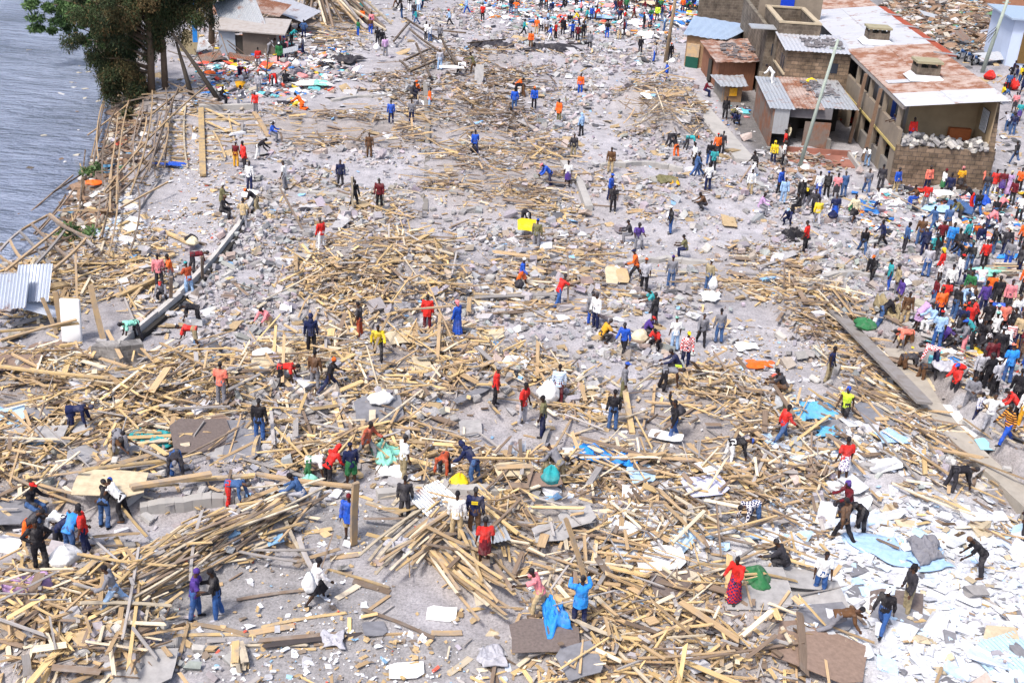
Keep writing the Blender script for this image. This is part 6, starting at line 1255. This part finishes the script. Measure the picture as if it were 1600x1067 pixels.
# sheets and boards lying about
SH = [(315,690,2.2,1.6,.4,'perf','dark grey perforated sheet lying beside the green cloth'),(345,705,1.6,1.2,-.5,'grey','torn grey sheet on the dark perforated sheet'),(370,680,2.0,.9,.2,'lead','grey sheet leaning at the end of the perforated sheets'),(335,670,1.3,.9,.9,'brown','rust brown sheet among the perforated sheets'),(380,705,1.3,1.6,.1,'lead','dark grey sheet edge beside the black sweater'),(592,647,1.9,1.3,.25,'lead','dark grey board under a white bag'),(175,768,2.3,1.1,.15,'ply','large pale plywood board behind the blue cap'),(630,535,1.5,1.0,.4,'ply','pale plywood board below the yellow jacket'),(665,540,1.0,1.2,.2,'grey','grey board beside pale plywood'),(660,578,.8,.9,.3,'ply','small cream board on the pale plank field'),(758,470,1.4,1.0,.5,'ply','pale torn board beside the blue robe'),(760,525,1.6,.7,.1,'ply','pale board below the blue robe'),(735,672,.9,.9,.1,'grey','grey slab piece near the white tee'),(738,625,2.2,.25,.9,'lead','narrow dark board slanting on the plank field'),(805,575,1.1,.7,-.3,'white','white board on the pale plank field'),(800,745,1.3,.6,.3,'ply','pale board left of the green sack'),(808,720,.6,1.5,0,'iron','pale corrugated scrap behind the green sack'),(850,762,1.2,.7,.2,'brown','brown cardboard under the grey jacket'),(1000,752,1.0,.7,.3,'blueb','pale blue panel in the brown plank field'),(1100,770,1.6,.8,.3,'lilac','pale lilac sheet in the brown plank field'),(1105,740,.9,.7,.6,'white','white panel by the bent black jacket'),(1040,690,1.3,.4,-.3,'white','white curved panel at the feet of the carrier'),(900,820,1.2,.7,.3,'grey','grey scrap sheet in the plank field'),(860,845,1.2,.6,.2,'grey','grey scrap board in the plank field, lower'),(1030,885,1.6,.8,.2,'white','white ceiling board near the red blanket'),(1120,905,2.9,1.5,.05,'grey','large grey board under the red blanket'),(1180,925,2.2,1.5,.05,'grey','large grey board beside the green net bag'),(1060,920,1.8,.9,.1,'perf','dark worn board left of the red blanket'),(1250,905,1.5,1.2,.0,'grey','pale grey board behind the white tee'),(1265,945,2.2,1.1,.1,'grey','wide grey board before the bent brown jacket'),(1290,970,1.6,.9,.2,'lead','dark board under the bent brown jacket'),(1400,945,1.6,.9,-.3,'perf','dark board under the black scarf wearer'),(1405,965,1.6,.8,-.5,'lead','dark board between the two standing men on white waste'),(1280,1025,2.6,1.6,-.4,'brown','large rust brown sheet at the bottom edge'),(1585,1040,1.9,1.6,.4,'ironb','blue corrugated sheet in the bottom corner'),(1310,670,1.6,.5,.1,'lead','dark blue sheet edge below the neon vest'),(1370,655,1.7,1.2,.1,'lead','round cornered dark board right of the neon vest'),(1270,380,1.6,1.2,.2,'grey','grey slab behind the red tee'),(1285,395,1.5,1.1,.3,'grey','pale grey slab right of the red tee'),(1310,415,1.7,.8,.1,'grey','flat grey slab below the red tee'),(850,1005,2.0,1.0,.1,'perf','brown perforated sheet below the bright blue coat'),(905,1045,1.2,.9,.4,'lead','dark sheet piece at the bottom edge'),(190,1050,3.0,1.0,.1,'grey','grey slab at the bottom edge below the bare floor'),(500,1003,3.3,.13,.32,'dark','long dark board on the bare floor'),(485,997,3.0,.12,.32,'brownw','long brown lath beside the dark board'),(690,962,.9,.45,0,'white','white slatted panel on the bare floor'),(585,985,.7,.5,.3,'lead','dark square board on the bare floor'),(635,1050,1.0,.5,.1,'white','white board at the bottom of the bare floor'),(680,790,1.6,1.0,.9,'iron','corrugated scrap between dark jacket and white jacket'),(760,845,1.3,.9,.3,'iron','corrugated scrap behind the red dress'),(440,560,1.2,.8,.6,'ply','pale board behind the bending red tee'),(410,578,.9,1.1,.2,'ply','boxy pale board under a white bag'),(955,440,.7,.9,.1,'ply','small plywood square beside a mattress'),(972,440,.65,.7,.2,'beige','beige mattress standing in the debris'),(20,575,2.2,1.1,.3,'brown','brown speckled sheet at the left plank field'),(80,550,2.0,1.4,.4,'brown','brown speckled sheet beside the yellow beams'),(10,662,1.3,1.2,.4,'blueb','pale blue sheet at the left edge of the plank field'),(60,690,2.0,.7,.1,'grey','grey sheet in the left plank field'),(60,655,1.3,.6,-.2,'lead','lead grey sheet in the left plank field'),(25,810,2.0,1.1,.2,'lead','dark worn board behind the left group'),(12,855,.9,.6,-.1,'white','white panel at the left edge'),(620,185,2.6,1.3,.1,'grey','grey slab between blue jacket and grey tee'),(748,130,.8,1.3,.1,'grey','upright grey slab by the dark far planks'),(824,22,2.4,2.0,.3,'white','white slab on the farthest rubble'),(930,135,1.8,1.0,.2,'white','pale stone slab beside the orange jacket'),(1005,135,1.8,1.1,.1,'white','white stone slab by the blue tracksuit'),(1016,150,1.3,1.3,.4,'white','white folded sheet on far rubble'),(1470,318,1.3,.7,.1,'whitem','white market table top with goods'),(1470,655,2.0,1.0,.1,'whitem','white mat under the grey shirt'),(1530,672,2.1,1.6,.1,'whitem','white mat under the boy and the white tee'),(1560,700,1.9,.6,.1,'bluem','light blue mat under the striped sweater'),(1447,605,2.4,.9,.1,'ply','brown cardboard under the dark trousers on the terrace'),(1583,452,2.6,1.4,.1,'grey','pale slab by the plank stack in the crowd'),(905,68,2.6,1.2,.1,'dark','dark plastic sheet on far rubble'),(1000,5,3.,2.,.2,'white','pale stall top far along the street'),(1018,14,3.0,1.6,-.5,'ply','pale stall table by the pole'),(705,118,2.2,.7,0,'white','white bench top by the bending white tee'),(822,372,1.1,.6,.2,'yellowc','bright yellow sheet held between two men')]
SHM = {'perf': m_plain('perforated sheet', (.15, .12, .11), .8, .5, 14.), 'grey': m_plain('grey board', (.33, .32, .32), .9, .45, 4.), 'lead': m_plain('lead sheet', (.19, .19, .21), .7, .5, 4.), 'brown': m_plain('speckled brown sheet', (.24, .17, .135), .85, .4, 9.), 'ply': m_plain('plywood', (.54, .45, .31), .85, .45, 5.), 'white': m_plain('white board', (.78, .78, .79), .7, .12, 2.), 'iron': m_iron('scrap iron', (.55, .58, .62), .3, .45, .5), 'ironb': m_iron('scrap blue iron', (.40, .55, .66), .05, .45, .3), 'blueb': m_plain('pale blue board', (.40, .56, .72), .6, .2, 2.), 'lilac': m_plain('lilac sheet', (.55, .56, .74), .6, .25, 3.), 'blueg': m_plain('blue grey board', (.22, .29, .42), .8, .3, 2.), 'dark': m_plain('dark board', (.06, .05, .05), .8, .4, 3.), 'brownw': m_wood('wood brown', WOODC['brown']), 'beige': m_cloth('beige'), 'whitem': m_plain('white mat', (.74, .76, .78), .8, .1, 2.), 'bluem': m_plain('light blue mat', (.3, .58, .75), .8, .12, 2.), 'yellowc': m_cloth('yellow')}
def board_mesh(w, l, seed):
    r = random.Random(seed); n = 10; v = []; o = []
    for k in range(n):                                            # a board with broken, uneven edges
        t = k/n*4; s = int(t); fq = t-s; c = [(-1, -1), (1, -1), (1, 1), (-1, 1)]; a, b = c[s], c[(s+1) % 4]; j = r.uniform(.95, 1.02); o.append(((a[0]+(b[0]-a[0])*fq)*w/2*j, (a[1]+(b[1]-a[1])*fq)*l/2*j))
    z = lambda x, y: .035*math.sin(3*x/w+seed)+.03*math.cos(2.5*y/l); v = [(x, y, z(x, y)) for x, y in o]+[(x, y, z(x, y)-.022) for x, y in o]; f = [tuple(range(n)), tuple(range(2*n-1, n-1, -1))]+[(n+i, n+(i+1) % n, (i+1) % n, i) for i in range(n)]; mb = MB(); mb.add(v, f); return mb
for i, (x, y, w, l, yaw, m, lab) in enumerate(SH):
    l = l*1.2; w *= .88; tz = max([min(1.2, q[5])*float(sstep(1.3-zw(q, x, y))) for q in TIMBER]); p = G(x, y, .05+(.2*tz if y > 380 and 'bare floor' not in lab else .04))
    if m in ('iron', 'ironb'): mb = corr(w, l, .018, .11)
    else: mb = board_mesh(w, l, i*7+3)
    ln = m in ('whitem', 'bluem'); nm = 'corrugated_sheet' if m in ('iron', 'ironb') else 'mat' if ln else 'mattress' if 'mattress' in lab else 'board'; me = mb.mesh(nm); me.materials[0] = SHM[m]; rx, ry = (.06, .03) if ln else (random.gauss(.06, .08), random.gauss(0, .07))
    if 'held' in lab: rx = .7; p.z += .6
    if 'mattress' in lab: rx = .5; p.z += .15
    if 'upright' in lab: rx = .9; p.z += .6
    if 'table' in lab or 'bench' in lab or 'stall' in lab: p.z += .55; rx = ry = 0.02
    o = link(nm, me, None, p, (rx, ry, yaw)); tag(o, lab, nm.replace('_', ' '), 'boards and sheets in the debris')
for i, (x, y, w, l, rx, ry, rzv, lab) in enumerate([(8, 455, 1.7, 1.6, .62, -.05, .15, 'rust streaked corrugated sheet hanging tilted at the left edge'), (52, 442, 1.35, 1.75, .62, -.05, .15, 'pale corrugated sheet hanging tilted beside a rust streaked one'), (40, 475, 3.6, .9, .35, -.03, 1.78, 'long pale corrugated sheet lying under two hanging sheets')]):
    q = Vector(P(x, y, 1.5 if i < 2 else .9)); mb = corr(w, l, .035, .13) if i < 2 else corr(l, w, .03, .13); me = mb.mesh('corrugated_sheet'); me.materials[0] = m_iron('streaked iron', (.50, .54, .62), .32 if i == 0 else .06, .5, .25) if i == 0 else m_iron('clean iron', (.50, .54, .62), .05, .5, .25); tag(link('corrugated_sheet', me, None, q, (rx, ry, rzv)), lab, 'corrugated sheet', 'boards and sheets in the debris')
q = G(113, 535); mb = MB(); mb.box(-.38, .38, -.08, .08, 0, 1.75); me = mb.mesh('white_panel'); me.materials[0] = SHM['white']; o = link('white_panel', me, None, q, (-.12, .02, .05)); tag(o, 'white upright panel standing left of the trench foot', 'panel'); bv = o.modifiers.new('b', 'BEVEL'); bv.width = .05; bv.segments = 2
for k in range(14): p = G(1583+random.uniform(-22, 22), 432+random.uniform(-8, 8), .05+.035*k); plank(p, random.gauss(.1, .1), 0, random.choice(['tan', 'pale', 'brown']), random.choice([2, 4, 11]), 'in the flat stack beside the teal sheet')

# cloths, tarpaulins, sacks, bags
def crumple(w, l, h, seed, n=16, edge=.5):
    r = np.random.default_rng(seed); gx, gy = np.meshgrid(np.linspace(-.5, .5, n), np.linspace(-.5, .5, n)); ox, oy = r.uniform(0, 200, 2); k = 1-2*abs(vnoise(gx*4+ox, gy*4+oy)-.5); k2 = 1-2*abs(vnoise(gx*10+oy, gy*10+ox)-.5); d = np.clip(1-np.maximum(abs(gx), abs(gy))*2, 0, 1); z = h*(k*.6+k2*.45-.25)*sstep(d*3.5+.1); sx = 1+edge*(vnoise(gx*3+ox+9, gy*3)-.5)*2; sy = 1+edge*(vnoise(gx*3+7, gy*3+oy)-.5)*2
    v = np.stack([gx*w*sx, gy*l*sy, z], -1).reshape(-1, 3); f = [(j*n+i, j*n+i+1, (j+1)*n+i+1, (j+1)*n+i) for j in range(n-1) for i in range(n-1)]; mb = MB(); mb.add(v, f); return mb
def sackm(r, h, seed):
    mb = MB(); mb.ell((0, 0, h*.5), (r, r*.85, h*.5), None, 30, 20); q = np.random.default_rng(seed); o = q.uniform(0, 90, 2); v = []
    for x, y, z in mb.v:
        a = math.atan2(y, x); k = 1+.45*(float(vnoise(np.array(a*2.0+o[0]), np.array(z*4+o[1])))-.5)-.5*abs(float(vnoise(np.array(a*4+o[1]), np.array(z*7+o[0])))-.5)+.12; t = z/h; k *= 1.15-.75*max(0, t-.45); v.append((x*k, y*k, z*(1+.1*math.sin(a*3+o[0]))))
    mb.v = v; return mb
CL = [('tarpaulin',1266,652,2.7,1.5,.28,'sky blue','bright blue tarpaulin beside the red sweater',.1),('tarpaulin',1300,682,1.5,.8,.2,'sky blue','smaller blue tarpaulin scrap below the bright blue tarpaulin',.2),('tarpaulin',1388,690,1.3,1.0,.2,'light blue','pale blue plastic sheet in the slanting planks',.3),('tarpaulin',930,720,1.9,.9,.45,'bright blue','crumpled bright blue sheet right of the grey jacket',-.2),('tarpaulin',975,728,1.0,.7,.35,'bright blue','small crumpled blue sheet end',.3),('tarpaulin',1395,860,2.9,1.3,.12,'light blue','wide pale blue plastic sheet on white waste',-.2),('tarpaulin',1445,865,1.2,1.0,.5,'grey','grey crumpled plastic on the pale blue sheet',.2),('tarpaulin',1455,880,1.6,.8,.1,'light blue','pale blue plastic end under grey plastic',.2),('cloth',234,693,1.5,.9,.5,'teal','crumpled teal green cloth beside the perforated sheets',.1),('cloth',600,713,1.1,1.1,.45,'mint','mint green cloth below the rust jacket',.2),('cloth',608,735,1.0,.9,.4,'white','white plastic below the mint cloth',.2),('cloth',866,968,.8,1.2,.6,'bright blue','blue plastic bag spread behind the pink tee',.2),('cloth',40,922,1.5,.9,.5,'lilac','pale lilac cloth on a broken table',.2),('cloth',523,1005,.8,.6,.2,'light grey','light grey plastic by the long dark board',.2),('cloth',626,858,.9,.6,.35,'light grey','grey plastic beside the neat plank stack',0),('cloth',768,1032,.8,.8,.25,'light grey','pale plastic at the bottom edge',.3),('cloth',268,262,1.9,.5,.25,'blue','strip of blue plastic at the ladder grid foot',0),('cloth',1110,467,1.2,.9,.35,'white','white plastic heap below the khaki jacket',.2),('cloth',1388,495,.9,2.0,1.1,'khaki','khaki cloth hanging beside the low wall top',.1),('cloth',1550,428,2.3,.8,.35,'mint','teal sheet dragged by the grey jacket',.3),('cloth',1040,287,1.4,1.1,.5,'olive','dark cloth heap with a yellow end on pale rubble',.2),('cloth',1052,290,.9,.8,.4,'gold','yellow cloth end in the dark heap',.2),('cloth',1240,372,1.4,1.2,.7,'black','black plastic sheet beside the red tee on the slope',.2),('cloth',1188,573,1.5,.6,.2,'orange','orange cloth strip on dusty ground',.1),('cloth',1165,545,1.1,.7,.15,'white','white paper sheet on dusty ground',.1),('cloth',435,78,1.4,2.2,1.,'mint','teal sheet carried beside the shack',.5),('cloth',860,80,5.,2.2,.8,'dark','black plastic on the far rubble',0),('cloth',545,98,2.6,2.,.7,'dark','dark plastic heap below the pole stack',.2),('cloth',510,108,1.6,1.6,.5,'black','black cloth heap by the dark plastic',.2),('cloth',485,135,3.2,1.2,.4,'white','white sheets beside a mint cloth on the far rubble',.1),('cloth',500,135,1.2,1.,.4,'mint','mint cloth on the far rubble',.3),('cloth',770,75,4.,2.5,.8,'dark','dark blue plastic on the far wreck',.2),('cloth',1390,218,.8,.6,1.2,'white','white cloth hung from the house window',.1),('cloth',1376,236,.6,.6,.9,'light grey','grey cloth hung low beside the house window',.3),('cloth',1590,405,2.4,.8,.3,'bright blue','blue sheet by the plank stack in the crowd',.1),('cloth',1530,320,1.2,1.,.8,'blue','blue cloth bundle in the upper market',.1),('cloth',1500,330,1.3,1.6,.8,'denim','denim heap at the market',.3),('cloth',985,40,3.,1.5,.6,'white','white sheets heap by the stalls',.3),('cloth',1010,60,2.4,1.8,.8,'white','white covered goods heap by the stalls',.3),('cloth',935,30,3.,1.2,.5,'light blue','pale blue sheets on the far rubble',.1),('cloth',820,20,3.,1.,.3,'light blue','light blue cloth on the farthest rubble',.1),('cloth',1480,578,1.2,.8,.3,'light grey','heap of pale clothes for sale on the terrace',.1),('cloth',1465,330,2.,1.,.35,'light blue','pale clothes on the market table',.1)]
for i, (nm, x, y, w, l, h, c, lab, yaw) in enumerate(CL): me = crumple(w*.8, l, h*.75, 300+i, 26).mesh(nm, True); me.materials[0] = m_cloth(c); q = G(x, y, .22 if nm == 'tarpaulin' and y < 800 else .12 if y > 300 else .2); o = link(nm, me, None, q, (0, 0, yaw)); tag(o, lab, nm); s_ = o.modifiers.new('s', 'SOLIDIFY'); s_.thickness = .015
SK = [(857,632,.36,.95,'white','huge white sack beside the striped shirt'),(1000,535,.33,.55,'cream','cream sack before the crouching red tee'),(1178,915,.42,.6,'green','green net bag beside the red blanket'),(718,762,.24,.5,'yellow','yellow sack beside the navy hoodie'),(103,882,.34,.6,'white','white sack behind the blue vest'),(1346,540,.42,.45,'green','dark green sack on the plank walkway'),(860,742,.26,.6,'teal','green sack held by the bending black tee'),(596,636,.42,.35,'white','white bag on the dark grey board'),(410,567,.42,.35,'white','white bag on the boxy pale board'),(484,758,.25,.4,'mint','white and mint sack by the red hood'),(1113,440,.18,.6,'white','white sack held by the khaki jacket'),(392,306,.5,.3,'white','flat white sack by the trench end'),(589,67,.25,.6,'white','white bag held in the pole stack group'),(463,92,.25,.6,'white','white bag on the back of the black jacket'),(471,168,.3,.35,'white','white bag by the orange coat'),(433,33,.55,.6,'white','white bundle under the collapsed roof'),(1050,90,.28,.45,'white','white bag on the shoulder at the shed'),(811,442,.2,.4,'dark','dark backpack of the blue jacket walker'),(740,230,.2,.4,'black','black backpack in the dark planks'),(1300,332,.22,.45,'navy','navy backpack of the woman in navy'),(1330,330,.2,.35,'green','green bag at the black skirt'),(302,389,.3,.4,'cream','cream bag on the slab above the trench'),(300,385,.25,.4,'black','black bag on the slab above the trench'),(1058,640,.25,.4,'dark','dark bundle on the shoulder of the carrier'),(328,117,.4,.3,'orange','orange bag in the far waste'),(147,294,.4,.25,'orange','orange bag on the waste bank'),(1545,125,.5,.8,'red','red bundle beside the house corner'),(1580,140,.6,.9,'red','large red bundle beyond the house'),(1325,193,.5,.5,'red','red basin under the lean-to end'),(1267,130,.35,.35,'yellow','yellow container on the lean-to roof'),(1275,214,.3,.35,'yellow','yellow container on the lean-to bench'),(484,912,.17,.6,'white','white wrap on the back of the white blouse'),(1496,585,.22,.25,'red','red bag on the market terrace'),(475,330,.3,.2,'dark','dark bag on pale rubble')]
for i, (x, y, r, h, c, lab) in enumerate(SK):
    q = G(x, y); 
    if 'on the lean-to roof' in lab: q = Vector(P(x, y, 2.8))
    elif any(k in lab for k in ('backpack', 'shoulder', 'on the back', 'held')): q = Vector(P(x, y+h*22, .95+q.z))
    elif 'on the' in lab or 'walkway' in lab: q.z += .75 if 'walkway' in lab else .2
    me = sackm(r, h, 700+i).mesh('sack', True); me.materials[0] = m_cloth(c); nm = 'backpack' if 'backpack' in lab else 'bag' if ' bag' in lab else 'container' if 'container' in lab else 'basin' if 'basin' in lab else 'bundle' if 'bundle' in lab or 'wrap' in lab else 'sack'; tag(link(nm, me, None, q, (0, 0, i)), lab, nm, 'bags and sacks')
q = G(376, 139); bk = MB().tube([(0, 0, 0), (0, 0, .45), (0, 0, .5), (0, 0, .44), (0, 0, .05)], [.27, .38, .37, .33, .25], 16).mesh('bucket', True); bk.materials[0] = m_cloth('gold'); tag(link('bucket', bk, None, q), 'big orange yellow bucket on the waste heap edge', 'bucket')
# print on clothes
def patch(o, y, z, w, h, c, nm, rows_=1):
    mb = MB()
    for k in range(rows_): mb.box(-w/2, w/2, y-.006, y+.006, z+k*h*1.5, z+k*h*1.5+h)
    mb.build(nm, m_cloth(c), o)
for o, r in PERS:
    if 'yellow back print' in r: patch(o, -.148, 1.27, .20, .045, 'yellow', 'back_print', 2)
    if 'yellow chest print' in r: patch(o, .152, 1.25, .16, .05, 'yellow', 'chest_print', 2)
    if 'reflective stripes' in r: MB().beam((-.06, .35, 1.15), (-.06, .62, 1.13), .05, .02).build('reflective_stripe', m_cloth('neon'), o); MB().beam((.06, .35, 1.15), (.06, .62, 1.13), .05, .02).build('reflective_stripe', m_cloth('neon'), o)
    if 'neon vest' in r: patch(o, .15, 1.28, .09, .09, 'black', 'chest_number')
# scraps thrown on the roofs
for rt, n_, (x0, x1, y0, y1), zf in ((house, 60, (-3.2, -.4, 16.6, 19.5), lambda x, y: 5.06+.06*(y-18.3)), (lean, 34, (2.6, 5.4, 3.6, 7.6), lambda x, y: 2.84+.035*(y-4.5)), (s2, 50, (.8, 3.4, .6, 6.5), lambda x, y: 2.5+.03*y)):
    mb = MB()
    for k in range(n_):
        x, y = random.uniform(x0, x1), random.uniform(y0, y1); s = random.uniform(.06, .26); z = zf(x, y); q = [(x-s, y-s*.6, z), (x+s, y-s*.5, z), (x+s*.8, y+s*.6, z), (x-s*.7, y+s*.5, z)]; mb.hexa(q+[(a+random.uniform(-.05, .05), b+random.uniform(-.05, .05), c+random.uniform(.03, .16)) for a, b, c in q])
    r_ = mb.build('roof_litter', m_plain('roof scraps', (.16, .15, .16), .8, .9, 3.5), rt); r_['kind'] = 'stuff'
# motorbikes parked at the house corner
def motorbike(p, yaw, label):
    r = empty('motorbike', p, yaw); tag(r, label, 'motorbike', 'motorbikes by the house'); bl = m_plain('tyre rubber', (.02, .02, .02), .8)
    for y in (-.62, .62):
        w = MB(); w.tube([(-.06, y, .3), (-.03, y, .3), (.03, y, .3), (.06, y, .3)], [.24, .31, .31, .24], 16); wo = w.build('wheel', bl, r, True); MB().tube([(-.07, y, .3), (.07, y, .3)], [.12, .12], 10).build('rim', IRG, wo)
    MB().tube([(0, -.5, .55), (0, -.1, .62), (0, .25, .78), (0, .45, .82)], [(.1, .1), (.14, .12), (.15, .15), (.08, .06)], 10).build('tank', m_plain('bike paint', (.05, .12, .3), .35), r, True); MB().box(-.13, .13, -.75, .05, .72, .82).build('seat', bl, r); MB().box(-.14, .14, -.2, .25, .25, .58).build('engine', IRG, r); MB().beam((-.36, .42, 1.02), (.36, .42, 1.02), .035).build('handlebar', bl, r); MB().beam((0, .62, .3), (0, .42, 1.0), .06).build('fork', IRG, r)
for i, (x, y) in enumerate([(1503, 92), (1513, 97), (1523, 102), (1578, 196)]): motorbike(G(x, y), 2.2+i*.1, ['motorbike nearest the chimney side behind the house', 'middle motorbike behind the house', 'motorbike beside the green pole behind the house', 'motorbike by the crowd at the house corner'][i])
